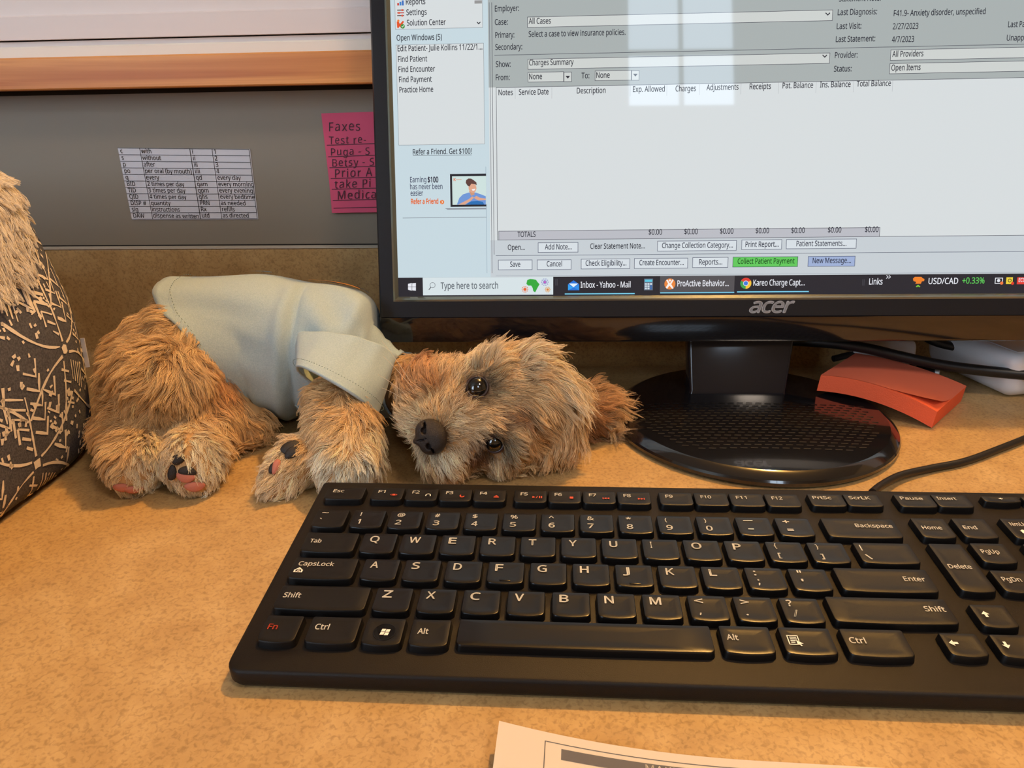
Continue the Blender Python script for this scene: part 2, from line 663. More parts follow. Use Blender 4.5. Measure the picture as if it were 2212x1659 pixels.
def screen_material(name, moire):
    m = bpy.data.materials.new(name)
    m.use_nodes = True
    N, L = nodes(m)
    b = N['Principled BSDF']
    b.inputs['Base Color'].default_value = (0.012, 0.012, 0.014, 1)
    b.inputs['Roughness'].default_value = 0.03
    b.inputs['Specular IOR Level'].default_value = 0.34
    a = N.new('ShaderNodeVertexColor')
    a.layer_name = 'print'
    src = a.outputs['Color']
    b.inputs['Emission Strength'].default_value = SCREEN_E
    L.new(src, b.inputs['Emission Color'])
    return m


M_SCREEN = screen_material('lcd_panel', True)

INK = srgb(38, 40, 52)
GREYLINE = srgb(112, 118, 128)
WHITEP = srgb(214, 220, 222)
HEADP = srgb(168, 176, 176)
FOOTP = srgb(198, 206, 212)
SIDEP = srgb(198, 216, 224)
TASK = srgb(36, 36, 44)


class Layer:
    """flat print on the screen: everything is laid out in screen millimetres"""
    def __init__(self):
        self.m = MB()

    def poly(self, pts, col, n):
        p = np.array(pts, float)
        self.m.add(swf(np.c_[p, np.full(len(p), SDEP + n)]), [tuple(range(len(p)))], col)

    def rect(self, xl, yt, yb, xr, col, n):
        s0, t1 = sp(xl, yt)
        t0 = sp(xl, yb)[1]
        s1 = sp(xr, yt)[0]
        self.poly([(s0, t0), (s1, t0), (s1, t1), (s0, t1)], col, n)
        return s0, t0, s1, t1

    def frame(self, xl, yt, yb, xr, col, n, w=0.28, fill=None):
        s0, t1 = sp(xl, yt)
        t0 = sp(xl, yb)[1]
        s1 = sp(xr, 0.5 * (yt + yb))[0]
        self.framest(s0, t0, s1, t1, col, n, w, fill)

    def framest(self, s0, t0, s1, t1, col, n, w=0.28, fill=None):
        if fill is not None:
            self.poly([(s0, t0), (s1, t0), (s1, t1), (s0, t1)], fill, n - 0.01)
        for a, b_, c, d in ((s0, t0, s1, t0 + w), (s0, t1 - w, s1, t1), (s0, t0, s0 + w, t1), (s1 - w, t0, s1, t1)):
            self.poly([(a, b_), (c, b_), (c, d), (a, d)], col, n)

    def hline(self, x0, y, x1, col, n, w=0.28):
        s0, t = sp(x0, y)
        s1 = sp(x1, y)[0]
        self.poly([(s0, t - w / 2), (s1, t - w / 2), (s1, t + w / 2), (s0, t + w / 2)], col, n)

    def vline(self, x, y0, y1, col, n, w=0.28):
        s, t0 = sp(x, y0)
        t1 = sp(x, y1)[1]
        self.poly([(s - w / 2, t1), (s + w / 2, t1), (s + w / 2, t0), (s - w / 2, t0)], col, n)

    def disc(self, u, v, rpx, col, n, k=20, ry=None):
        s, t = sp(u, v)
        r = sp(u + rpx, v)[0] - s
        r2 = r if ry is None else r * ry / rpx
        self.poly([(s + r * math.cos(a), t + r2 * math.sin(a)) for a in np.linspace(0, 2 * PI, k, endpoint=False)], col, n)

    def pxpoly(self, pts, col, n):
        q = [sp(*p) for p in pts]
        ar = sum(q[i][0] * q[(i + 1) % len(q)][1] - q[(i + 1) % len(q)][0] * q[i][1] for i in range(len(q)))
        if ar < 0:
            q = q[::-1]
        self.poly(q, col, n)

    def text(self, s, x0, y, x1, col=INK, n=0.16, h=None, bold=0.014, shear=0.0):
        """baseline starts at pixel (x0, y); stretched to end at x1; h = size in mm"""
        v, f = text_geo(s, bold, shear)
        a0, t0 = sp(x0, y)
        a1 = sp(x1, y)[0]
        wd = v[:, 0].max() - v[:, 0].min()
        kx = (a1 - a0) / wd
        ky = (h if h else 5.0)
        p = np.c_[a0 + (v[:, 0] - v[:, 0].min()) * kx, t0 + v[:, 1] * ky, np.full(len(v), SDEP + n)]
        self.m.add(swf(p), f, col)


def lput(name, lay, parent):
    return put(name, lay.m, M_SCREEN, parent, smooth=False, use_cols=True)


# the lit panel itself, tiled by its areas
P = Layer()
s0, t0, s1, t1 = OP
tb = sp(866, 600)[1]                                  # top of the task bar
ssp = sp(1058, 400)[0]                                # side bar / main split
thead = sp(1071, 188.8)[1]
tfoot = sp(1077, 519)[1]
P.poly([(s0, t0), (s1, t0), (s1, tb), (s0, tb)], TASK, 0)
P.poly([(s0, tb), (ssp, tb), (ssp, t1), (s0, t1)], SIDEP, 0)
P.poly([(ssp, thead), (s1, thead), (s1, t1), (ssp, t1)], HEADP, 0)
P.poly([(ssp, tfoot), (s1, tfoot), (s1, thead), (ssp, thead)], WHITEP, 0)
P.poly([(ssp, tb), (s1, tb), (s1, tfoot), (ssp, tfoot)], FOOTP, 0)
screen = lput('screen', P, monitor)
screen['label'] = 'lit screen full of form fields and a task bar'

# side bar
L_ = Layer()
L_.framest(sp(854, 64)[0], sp(854, 64)[1], sp(1043, 60)[0], t1 - 4, GREYLINE, 0.06, 0.2, WHITEP)
L_.framest(sp(855, 97)[0], sp(864, 314)[1], sp(1046, 200)[0], sp(855, 97)[1], GREYLINE, 0.06, 0.2, WHITEP)
L_.hline(870, 471, 1051, GREYLINE, 0.06, 0.3)
L_.vline(1052, 590, 360, srgb(150, 170, 185), 0.05, 0.3)
L_.vline(1063, 590, 5, GREYLINE, 0.06, 0.35)
L_.vline(1067.5, 550, 5, srgb(60, 62, 75), 0.06, 0.3)
L_.rect(1025, 1, 8, 1041, srgb(150, 150, 150), 0.07)
for (u, v, c1) in ((865, 22, srgb(70, 40, 40)), (865, 28, srgb(190, 60, 60)), (865, 34, srgb(60, 30, 30))):
    L_.rect(u - 7, v - 1, v + 1, u + 8, c1, 0.08)
    L_.disc(u + (4 if v != 28 else -3), v, 2.2, srgb(220, 80, 50), 0.09, 10)
for k, hgt in enumerate((5, 8, 11)):
    L_.rect(858 + 5 * k, 12 - hgt, 12, 862 + 5 * k, (srgb(200, 70, 60), srgb(60, 130, 200), srgb(60, 110, 190))[k], 0.08)
L_.pxpoly([(857, 47), (861, 46), (864, 52), (870, 45), (873, 47), (868, 55), (872, 61), (867, 61), (863, 57), (861, 61), (858, 60)], srgb(226, 84, 40), 0.08)
L_.disc(860.5, 45, 2.6, srgb(240, 130, 60), 0.085, 12)
L_.disc(870, 57, 4.6, srgb(60, 140, 60), 0.09, 14)
L_.pxpoly([(867.5, 57), (869.5, 59.5), (873, 55), (872, 54.4), (869.3, 57.8), (868.3, 56.2)], srgb(240, 255, 240), 0.1)
L_.pxpoly([(1029.5, 48), (1031, 47), (1034, 50), (1037, 47), (1038.5, 48), (1034, 53)], INK, 0.08)
# laptop picture
L_.rect(972, 376, 447, 1050, srgb(30, 32, 42), 0.06)
L_.rect(976.5, 381, 442.5, 1050, srgb(205, 225, 222), 0.07)
L_.pxpoly([(961, 450), (1050, 449), (1051, 452), (967, 453)], srgb(140, 146, 156), 0.07)
L_.text('K', 980, 391, 985, srgb(226, 110, 60), 0.08, 2.6, 0.03)
L_.hline(985, 388, 997, srgb(226, 130, 80), 0.08, 0.3)
hair = [(1007, 389), (1012, 385.5), (1018, 386), (1023, 389), (1029, 394), (1030, 400), (1026, 398), (1018, 397), (1014, 403), (1010, 401), (1006, 395)]
L_.pxpoly([(987, 442), (992, 428), (1000, 420), (1012, 416), (1028, 416), (1042, 421), (1049.5, 424), (1049.5, 442)], srgb(110, 150, 214), 0.075)
L_.pxpoly([(1013, 413), (1025, 413), (1025, 420), (1018, 423)], srgb(206, 150, 120), 0.08)
L_.pxpoly([(1012, 402), (1015, 397), (1022, 396), (1028, 400), (1029.5, 407), (1027, 414), (1022, 417), (1016, 415), (1012.5, 409)], srgb(222, 166, 138), 0.085)
L_.pxpoly(hair, srgb(92, 62, 58), 0.09)
L_.pxpoly([(1019, 409), (1027, 407.5), (1025, 411.5), (1021, 412)], srgb(245, 240, 240), 0.09)
L_.pxpoly([(990, 442), (1013, 430), (1020, 424), (1024, 427), (1018, 433), (1004, 442)], srgb(222, 166, 138), 0.09)
L_.pxpoly([(1024, 427), (1029, 423), (1036, 427), (1049.5, 429), (1049.5, 432), (1034, 433), (1027, 430)], srgb(222, 166, 138), 0.09)
L_.pxpoly([(1006, 442), (1018, 435), (1032, 434), (1043, 436), (1046, 442)], srgb(36, 110, 180), 0.095)
lput('side_bar_graphics', L_, screen)

# fields of the form
F = Layer()
FW = srgb(205, 210, 208)
DK = srgb(62, 64, 78)


def field(xl, yt, yb, xr, fill=FW):
    F.frame(xl, yt, yb, xr, DK, 0.08, 0.3, fill)


field(1139, 36.5, 60, 1798)
field(1140, 127.5, 150.5, 1792)
field(1140, 156, 178, 1218)
field(1218, 155.5, 177, 1235)
field(1285, 153, 175, 1364)
field(1364, 152.5, 174, 1381)
field(1924, 107.5, 131, 2290)
field(1922, 137, 160, 2290)
for (u, v) in ((1226.5, 167), (1372.5, 162.5)):
    F.pxpoly([(u - 5, v - 3), (u + 5, v - 3), (u, v + 3)], INK, 0.1)
for (u, v) in ((1788, 31), (1781.5, 122)):
    F.pxpoly([(u - 5.5, v - 2.5), (u - 4, v - 4), (u, v), (u + 4, v - 4), (u + 5.5, v - 2.5), (u, v + 3)], INK, 0.1)
F.hline(1068, 119.5, 2290, DK, 0.08, 0.3)
F.framest(sp(1071.3, 188.8)[0], sp(1077, 519)[1], MW - 15, thead, DK, 0.06, 0.3)
for x, y in ((1113, 188), (1192, 187), (1361, 182), (1440, 181), (1511, 179), (1600, 178), (1681, 176.5), (1762, 175), (1843, 173.5), (1927, 172)):
    F.vline(x, y + 26, y + 2, srgb(182, 186, 190), 0.07, 0.25)
F.frame(1077, 499, 519, 1900, DK, 0.1, 0.3, srgb(186, 188, 196))
F.hline(1071, 552.4, 2290, srgb(70, 78, 100), 0.07, 0.3)
F.hline(1071, 596, 2290, srgb(150, 160, 170), 0.07, 0.25)
lput('form_fields', F, screen)

# buttons
BUT = [('Add Note...', 1162, 524, 546, 1249, 1177, 539, 1235), ('Change Collection Category...', 1420, 520.5, 543, 1591, 1430, 536, 1583),
       ('Print Report...', 1602, 518, 539.5, 1689, 1610, 533.5, 1682), ('Patient Statements...', 1698.5, 517, 538, 1850, 1720, 532, 1828),
       ('Save', 1076, 561.5, 583.5, 1150, 1102, 576.5, 1124), ('Cancel', 1160, 561, 583, 1234, 1181, 575.5, 1214),
       ('Check Eligibility...', 1255, 559.5, 581.5, 1361, 1265, 574, 1353), ('Create Encounter...', 1370, 558, 580.5, 1486, 1381, 573, 1477),
       ('Reports...', 1496, 556, 578.5, 1573, 1510, 571.5, 1560), ('Collect Patient Payment', 1583, 555, 577.5, 1723.5, 1593, 570, 1716),
       ('New Message...', 1745.5, 553.5, 576, 1847, 1755, 568.5, 1838)]
for b_ in BUT:
    B_ = Layer()
    fill = srgb(96, 200, 92) if b_[0].startswith('Collect') else srgb(158, 176, 214) if b_[0].startswith('New') else srgb(214, 222, 228)
    B_.frame(b_[1], b_[2], b_[3], b_[4], srgb(66, 74, 100), 0.1, 0.32, fill)
    B_.text(b_[0], b_[5], b_[6], b_[7], srgb(44, 48, 66) if not b_[0].startswith('Collect') else srgb(24, 74, 30))
    lput('screen_button', B_, screen)

# lettering
T = Layer()
for a in [('Reports', 877, 10, 919), ('Settings', 878, 33, 922), ('Solution Center', 879, 55.5, 963), ('Open Windows (5)', 857, 88, 955),
          ('Edit Patient- Julie Kollins 11/22/1...', 859, 111, 1042), ('Find Patient', 860, 134, 923), ('Find Encounter', 861, 156, 940),
          ('Find Payment', 862, 178, 933), ('Practice Home', 863, 200, 936),
          ('Employer:', 1069, 25, 1121), ('Case:', 1069, 54, 1097), ('Primary:', 1070, 82, 1111), ('Select a case to view insurance policies.', 1142, 80, 1351),
          ('Secondary:', 1070, 108, 1128), ('All Cases', 1142, 52, 1190), ('Show:', 1071, 145, 1103), ('Charges Summary', 1143, 141.5, 1239),
          ('From:', 1071, 173.5, 1101), ('None', 1143, 171.5, 1171), ('To:', 1256, 169.5, 1273), ('None', 1288, 168.5, 1317),
          ('Notes', 1077, 206, 1108), ('Service Date', 1121, 205, 1185), ('Description', 1246, 202, 1308), ('Exp. Allowed', 1367, 199, 1436),
          ('Charges', 1459, 197.5, 1503), ('Adjustments', 1526, 195, 1595), ('Receipts', 1619, 193, 1665), ('Pat. Balance', 1690, 191, 1756),
          ('Ins. Balance', 1771, 189, 1837), ('Total Balance', 1850, 187, 1924), ('TOTALS', 1118, 512, 1157),
          ('Open...', 1097, 540, 1134), ('Clear Statement Note...', 1275, 537.5, 1393),
          ('Statement Note:', 1812, 3.5, 1902), ('Last Diagnosis:', 1809, 33, 1894), ('F41.9- Anxiety disorder, unspecified', 1930, 35, 2128),
          ('Last Visit:', 1807, 63, 1860), ('2/27/2023', 1928, 63.5, 1983), ('Last Pa', 2177, 59, 2213), ('Last Statement:', 1805, 91, 1890),
          ('4/7/2023', 1926, 91.5, 1974), ('Unapp', 2174, 88, 2211), ('Provider:', 1803, 125.5, 1852), ('All Providers', 1927, 123, 1994),
          ('Status:', 1801, 155, 1839), ('Open Items', 1925, 152.5, 1988)]:
    T.text(*a)
for x, y in ((1401, 507), (1478, 506), (1555, 505), (1632, 504), (1709, 503.5), (1788, 502.5), (1868, 501.5)):
    T.text('$0.00', x, y, x + 29)
T.text('Refer a Friend. Get $100!', 892, 334, 1019)
T.hline(892, 336.5, 1019, INK, 0.16, 0.25)
T.text('Earning', 886, 394, 921, srgb(70, 76, 100))
T.text('$100', 924, 394, 947, srgb(50, 50, 66), bold=0.04)
T.text('has never been', 886, 409, 956, srgb(70, 76, 100))
T.text('easier', 887, 423, 914, srgb(70, 76, 100))
T.text('Refer a Friend', 888, 440.5, 947, srgb(226, 106, 46), bold=0.04, h=4.6)
T.disc(955, 436.5, 4.6, srgb(228, 116, 50), 0.15)
T.pxpoly([(953.6, 434), (954.6, 433.4), (957.4, 436.5), (954.6, 439.6), (953.6, 439), (955.6, 436.5)], srgb(250, 230, 210), 0.17)
lput('screen_lettering', T, screen)

# task bar
K = Layer()
WH = srgb(230, 232, 240)
K.rect(913, 599.8, 638, 1195, srgb(214, 226, 230), 0.05)
K.text('Type here to search', 952, 624, 1076, srgb(96, 104, 112), h=6.2)
s, t = sp(934.5, 616)
K.framest(s - 0.01, t - 0.01, s + 0.01, t + 0.01, DK, 0.06)
for a in np.linspace(0, 2 * PI, 16, endpoint=False):
    a2 = a + 2 * PI / 16
    K.poly([(s + 1.7 * math.cos(a), t + 1.7 * math.sin(a)), (s + 1.98 * math.cos(a), t + 1.98 * math.sin(a)), (s + 1.98 * math.cos(a2), t + 1.98 * math.sin(a2)), (s + 1.7 * math.cos(a2), t + 1.7 * math.sin(a2))], srgb(70, 76, 86), 0.1)
K.pxpoly([(930.5, 619.5), (931.7, 620.7), (927, 626.5), (925.8, 625.4)], srgb(70, 76, 86), 0.1)
lput('search_box', K, screen)
K = Layer()
for (du, dv) in ((0, 0), (1, 0), (0, 1), (1, 1)):      # four window panes of the start button
    x0 = 881.5 + du * 8.9
    y0 = 612 + dv * 8
    sk = 1.3 if du == 0 else 0
    K.pxpoly([(x0, y0 + (sk if dv == 0 else 0)), (x0 + 8, y0 - 0.7 * (dv == 0)), (x0 + 8, y0 + 7.2 + 0.7 * dv), (x0, y0 + 7.2 - (sk if dv else 0))], WH, 0.1)
lput('start_icon', K, screen)
K = Layer()
af = [(1139, 605), (1145, 602.5), (1151, 603), (1158, 604.5), (1161, 609), (1165.5, 614), (1162, 620), (1159, 626), (1156, 631.5), (1152, 629), (1150.5, 622), (1147.5, 617), (1141, 617), (1137, 613)]
K.pxpoly(af, srgb(48, 168, 60), 0.1)
for (u, v, r, c1, c2) in ((1177, 609.5, 7, srgb(140, 150, 205), srgb(196, 90, 190)), (1134, 625, 6, srgb(230, 130, 90), srgb(226, 90, 40)), (1183, 625.5, 5, srgb(220, 170, 110), srgb(226, 120, 50))):
    for k in range(10):
        a = k * 2 * PI / 10
        K.disc(u + r * math.cos(a), v + r * math.sin(a), 1.3, c1, 0.1, 8)
    K.disc(u, v, r * 0.62, c1, 0.11, 14)
    K.disc(u, v, r * 0.36, c2, 0.12, 12)
lput('search_highlight_icon', K, screen)
K = Layer()
# mail icon
K.pxpoly([(1227, 614), (1239, 605.5), (1251, 614), (1251, 627), (1227, 627)], srgb(28, 112, 214), 0.1)
K.pxpoly([(1229, 612.5), (1249, 612.5), (1239, 620.5)], srgb(225, 240, 250), 0.11)
K.pxpoly([(1227, 614.5), (1239, 621), (1227, 627)], srgb(46, 160, 240), 0.12)
K.pxpoly([(1251, 614.5), (1239, 621), (1251, 627)], srgb(40, 140, 230), 0.12)
lput('mail_icon', K, screen)
K = Layer()
# calculator
K.rect(1391.5, 602, 627, 1410.5, srgb(96, 110, 130), 0.1)
K.rect(1393, 604, 609, 1409, srgb(90, 200, 226), 0.11)
for i in range(3):
    for j in range(3):
        K.rect(1393 + 5.6 * i, 611.5 + 5 * j, 615.2 + 5 * j, 1397.4 + 5.6 * i, srgb(205, 220, 230) if not (i == 2 and j) else srgb(60, 110, 180), 0.11)
lput('calculator_icon', K, screen)
K = Layer()
K.rect(1426, 596.5, 633, 1587, srgb(82, 80, 84), 0.05)
K.disc(1447, 613.5, 12, srgb(232, 134, 60), 0.1)
K.pxpoly([(1439, 605), (1442, 604), (1447, 612), (1453, 603), (1455, 605), (1450, 614), (1455, 623), (1452, 624), (1446, 617), (1441, 624), (1438, 621), (1443, 613)], srgb(250, 240, 232), 0.11)
K.disc(1447, 605.8, 2.4, srgb(250, 240, 232), 0.115, 10)
lput('active_tab', K, screen)
K = Layer()
# browser roundel
cs, ct = sp(1611, 612)
cr_ = sp(1623, 612)[0] - cs
for a0, c in ((30, srgb(222, 60, 50)), (150, srgb(60, 160, 80)), (270, srgb(246, 196, 60))):
    pts = [(cs, ct)] + [(cs + cr_ * math.cos(math.radians(a)), ct + cr_ * math.sin(math.radians(a))) for a in np.linspace(a0, a0 + 120, 12)]
    K.poly(pts, c, 0.1)
K.disc(1611, 612, 5.8, WH, 0.11)
K.disc(1611, 612, 4.6, srgb(60, 120, 220), 0.12)
lput('browser_icon', K, screen)
K = Layer()
for x0, y, x1 in ((1220, 635, 1371), (1426, 632.6, 1586), (1592, 630.6, 1747)):
    K.hline(x0, y, x1, srgb(120, 205, 235), 0.1, 0.75)
    lput('tab_underline', K, screen)
    K = Layer()
for a in [('Inbox - Yahoo - Mail', 1254, 621.5, 1362), ('ProActive Behavior...', 1463, 618.5, 1574), ('Kareo Charge Capt...', 1627, 617, 1738), ('Links', 1877, 614.5, 1906), ('USD/CAD', 2005, 613.5, 2069)]:
    K.text(*a, col=WH, h=5.6)
    lput('task_bar_lettering', K, screen)
    K = Layer()
K.text('+0.33%', 2078, 612.5, 2126, srgb(96, 200, 90), h=5.6)
lput('task_bar_lettering', K, screen)
K = Layer()
K.text('>>', 1914, 604, 1923.5, WH, h=5.0, bold=0.02)
for x in (1200.5, 1203.5, 1863, 1866):
    K.vline(x, 617, 603, srgb(84, 86, 96), 0.1, 0.25)
lput('task_bar_lettering', K, screen)
K = Layer()
K.pxpoly([(1972, 602), (1976, 598), (1990, 598), (1993, 601), (1997, 603), (1996, 607), (1991, 608), (1989, 613), (1977, 613), (1979, 609), (1973, 607)], srgb(240, 130, 40), 0.1)
K.pxpoly([(1978, 619), (1983, 615), (1988, 619), (1985.5, 620.5), (1983, 618.5), (1980.5, 620.5)], srgb(130, 200, 60), 0.1)
lput('currency_icon', K, screen)
K = Layer()
K.frame(2149.5, 600, 613, 2166, WH, 0.1, 0.5)
K.disc(2157, 606, 3.6, WH, 0.11, 10)
K.disc(2163.5, 611.5, 3.6, srgb(240, 120, 60), 0.12, 10)
lput('tray_icon', K, screen)
K = Layer()
K.rect(2174, 599, 613.5, 2188, srgb(240, 210, 60), 0.1)
K.disc(2181, 606, 4.2, srgb(70, 60, 30), 0.11, 12)
K.disc(2181, 606, 2.6, srgb(240, 210, 60), 0.12, 12)
K.disc(2187, 612, 3.4, srgb(220, 60, 40), 0.13, 10)
lput('tray_icon', K, screen)
K = Layer()
K.rect(2197.5, 599, 614, 2216, srgb(226, 62, 52), 0.1)
K.text('ECG', 2200, 609, 2214, WH, 0.12, h=3.6, bold=0.02)
lput('tray_icon', K, screen)

# maker's mark on the bezel: lower case slanted letters, raised a little
v, f = text_geo('acer', 0.022, 0.3, 0.92, 6)
a0, b0 = sp(1616, 675)
a1 = sp(1714, 675)[0]
kx = (a1 - a0) / (v[:, 0].max() - v[:, 0].min())
tl = b0 + (0 - 0)
mb = MB()
for n_ in (0.55,):
    p = np.c_[a0 + (v[:, 0] - v[:, 0].min()) * kx, tl + v[:, 1] * 14.0, np.full(len(v), n_)]
    mb.add(swf(p), f)
p2 = p.copy()
logo = put('maker_logo', mb, M_SILVER, monitor, smooth=False)
bm = bmesh.new()
bm.from_mesh(logo.data)
bmesh.ops.remove_doubles(bm, verts=bm.verts[:], dist=1e-6)
r_ = bmesh.ops.extrude_face_region(bm, geom=bm.faces[:])
ln = Vector(SN)
nv = np.array(monitor.matrix_basis.inverted().to_3x3()) @ SN
bmesh.ops.translate(bm, verts=[g for g in r_['geom'] if isinstance(g, bmesh.types.BMVert)], vec=Vector(-nv * 0.0006))
bmesh.ops.recalc_face_normals(bm, faces=bm.faces[:])
bm.to_mesh(logo.data)
bm.free()
logo['label'] = 'raised silver maker name on the lower bezel'
# ------------------------------------------------------------------ the keyboard
M_KFRAME = mat('keyboard_frame_plastic', srgb(25, 21, 19), 0.5, spec=0.22, bump=(2500, 0.12))
M_KEY = mat('keycap_plastic', srgb(14, 12, 12), 0.4, spec=0.32, bump=(3000, 0.05))
M_KWORN = mat('keycap_plastic_worn', srgb(14, 12, 12), 0.3, spec=0.38)
M_LEG = mat('legend_white', srgb(252, 248, 236), 0.6)
M_LEGR = mat('legend_red', srgb(206, 76, 50), 0.6)
TILT = math.radians(4.0)
# frame of the board: x right, y away, z = 0 at the key tops; origin 80 mm in front is the front edge, 10 mm up
keyboard = thing('keyboard', 'slim black computer keyboard with white legends at the front of the desk', 'keyboard', (0, 0, 10.0), (TILT, 0, 0))
KO = np.array([0, -80.0, -3.5])


def kb(v):
    """board coordinates -> keyboard's own frame (mm)"""
    return np.asarray(v, float) - KO


def kput(name, mb, m, parent, smooth=True, angle=35, cols=False):
    return put(name, mb, m, parent, smooth, angle, world_space=False, use_cols=cols)


KX0, KX1, KY0, KY1 = -41.5, 383.0, -80.0, 54.5
mb = MB()
rings = []
for inset, z in ((3.0, -12.6), (1.0, -12.0), (0.0, -10.0), (0.0, -4.9), (0.5, -3.9), (1.4, -3.5)):
    o = rrect(KX0 + inset, KY0 + inset, KX1 - inset, KY1 - inset, 7.0 - inset * 0.5, 7)
    far = o[:, 1] > 0                    # the far corners are much tighter
    cxy = np.array([[KX1 if q[0] > 100 else KX0, KY1] for q in o[far]]) + np.array([[-inset if q[0] > 100 else inset, -inset] for q in o[far]])
    o[far] = cxy + (o[far] - cxy) * 0.3
    rings.append(kb(np.c_[o, np.full(len(o), z)]))
mb.loft(rings)
kput('keyboard_frame', mb, M_KFRAME, keyboard, angle=50)
# two fold-out feet under the far edge and pads in front
for x in (-20, 360):
    mb = MB()
    mb.box((x - 9, 36, -21.3), (x + 9, 42, -12.0), kb)
    kput('folding_foot', mb, M_KFRAME, keyboard)
    mb = MB()
    mb.box((x - 8, -74, -13.3), (x + 8, -66, -12.4), kb)
    kput('rubber_pad', mb, M_KFRAME, keyboard)


def keycap(x0, y0, x1, y1, bow=1.2, r=2.2, z=0.0, dish=0.35, h=3.6):
    """outline anticlockwise from front left; the front edge bows towards the user"""
    w = x1 - x0
    pts = []
    # front-left corner
    for a in np.linspace(PI, 1.5 * PI, 5):
        pts.append((x0 + r + r * math.cos(a), y0 + bow * 0.0 + r + r * math.sin(a)))
    for t in np.linspace(0, 1, 9)[1:-1]:
        pts.append((x0 + r + (w - 2 * r) * t, y0 - bow * 4 * t * (1 - t) * 0.55))
    for a in np.linspace(1.5 * PI, 2 * PI, 5):
        pts.append((x1 - r + r * math.cos(a), y0 + r + r * math.sin(a)))
    for a in np.linspace(0, PI / 2, 3):
        pts.append((x1 - 0.7 + 0.7 * math.cos(a), y1 - 0.7 + 0.7 * math.sin(a)))
    for a in np.linspace(PI / 2, PI, 3):
        pts.append((x0 + 0.7 + 0.7 * math.cos(a), y1 - 0.7 + 0.7 * math.sin(a)))
    p = np.array(pts)
    c = np.array([(x0 + x1) / 2, (y0 + y1) / 2])
    hw = np.array([(x1 - x0) / 2, (y1 - y0) / 2])

    def inset(d):
        return c + (p - c) * (1 - d / hw)

    rings = []
    for d, zz in ((-0.45, -h), (-0.1, -0.75), (0.0, -0.4), (0.14, -0.12), (0.45, 0.0)):
        q = inset(d)
        rings.append(np.c_[q, np.full(len(q), z + zz)])
    for k, dz in ((0.72, -0.55 * dish), (0.4, -0.9 * dish)):
        q = c + (inset(0.45) - c) * k
        rings.append(np.c_[q, np.full(len(q), z + dz)])
    m = MB()
    m.loft([kb(r_) for r_ in rings], cap0=False, cap1=True)
    return m


def legend(parent, items, z=0.03, red=False):
    """items: (string, x left, y baseline, size, stretch)"""
    m = MB()
    for it in items:
        s, x, y, size = it[:4]
        st = it[4] if len(it) > 4 else 1.0
        if isinstance(s, str):
            v, f = text_geo(s, 0.018, 0.0, 1.0, 4)
            if st > 1.5 or st < 0:             # a width in mm instead of a stretch
                st = abs(st) / ((v[:, 0].max() - v[:, 0].min()) * size)
            v = np.c_[x + (v[:, 0] - v[:, 0].min()) * size * st, y + v[:, 1] * size, np.full(len(v), z)]
            m.add(kb(v), f)
        else:                              # polygon list in unit coordinates
            for pol in s:
                q = np.array(pol, float)
                m.add(kb(np.c_[x + q[:, 0] * size, y + q[:, 1] * size, np.full(len(q), z)]), [tuple(range(len(q)))])
    kput('legend', m, M_LEGR if red else M_LEG, parent, smooth=False)


def key(x0, y0, x1, y1, items=None, label=None, bow=1.2, worn=False, red=None, **kw):
    o = kput('key', keycap(x0, y0, x1, y1, bow, **kw), M_KWORN if worn else M_KEY, keyboard, angle=28)
    if items:
        legend(o, items, z=0.03)
    if red:
        legend(o, red, z=0.03, red=True)
    if label:
        o['label'] = label
    return o


def disc_poly(cx, cy, r, n=14, ry=None):
    return [(cx + r * math.cos(a), cy + (ry or r) * math.sin(a)) for a in np.linspace(0, 2 * PI, n, endpoint=False)]


def arc_polys(cx, cy, r0, r1, a0, a1, n=10, ky=1.0):
    out = []
    an = np.radians(np.linspace(a0, a1, n + 1))
    for a, b_ in zip(an[:-1], an[1:]):
        out.append([(cx + r0 * math.cos(a), cy + ky * r0 * math.sin(a)), (cx + r1 * math.cos(a), cy + ky * r1 * math.sin(a)),
                    (cx + r1 * math.cos(b_), cy + ky * r1 * math.sin(b_)), (cx + r0 * math.cos(b_), cy + ky * r0 * math.sin(b_))])
    return out


def bar(x0, y0, x1, y1):
    return [(x0, y0), (x1, y0), (x1, y1), (x0, y1)]


U = 19.05
# number row
RN = (8.7, 23.0)
key(-34.5, RN[0], -18, RN[1], [('~', -31.6, 18.6, 4.6, 3.4), ('`', -31.4, 11.6, 5.2, 1.0)])
for i, (a, b_) in enumerate(zip('!@#$%^&*()', '1234567890')):
    x = -15.2 + U * i
    key(x, RN[0], x + 16.3, RN[1], [(a, x + 3.6, 18.2, 3.9, {'!': -0.7, '@': 3.9, '(': -1.0, ')': -1.0, '%': 3.6, '&': 3.4}.get(a, 2.6)), (b_, x + 3.6, 11.6, 5.0, -1.5 if b_ == '1' else 3.1)], worn=True)
x = -15.2 + U * 10
key(x, RN[0], x + 16.3, RN[1], [([bar(0, 0, 4.6, 0.5)], x + 3.6, 20.0, 1), ([bar(0, 0, 2.7, 0.5)], x + 4.6, 13.2, 1)], worn=True)
x += U
key(x, RN[0], x + 16.3, RN[1], [('+', x + 3.4, 18.2, 4.8, 3.2), ('=', x + 4.0, 11.6, 5.0, 3.0)], worn=True)
key(216.8, RN[0], 251.2, RN[1] + 0.6, [('Backspace', 231.6, 16.6, 3.7, 17.4)])
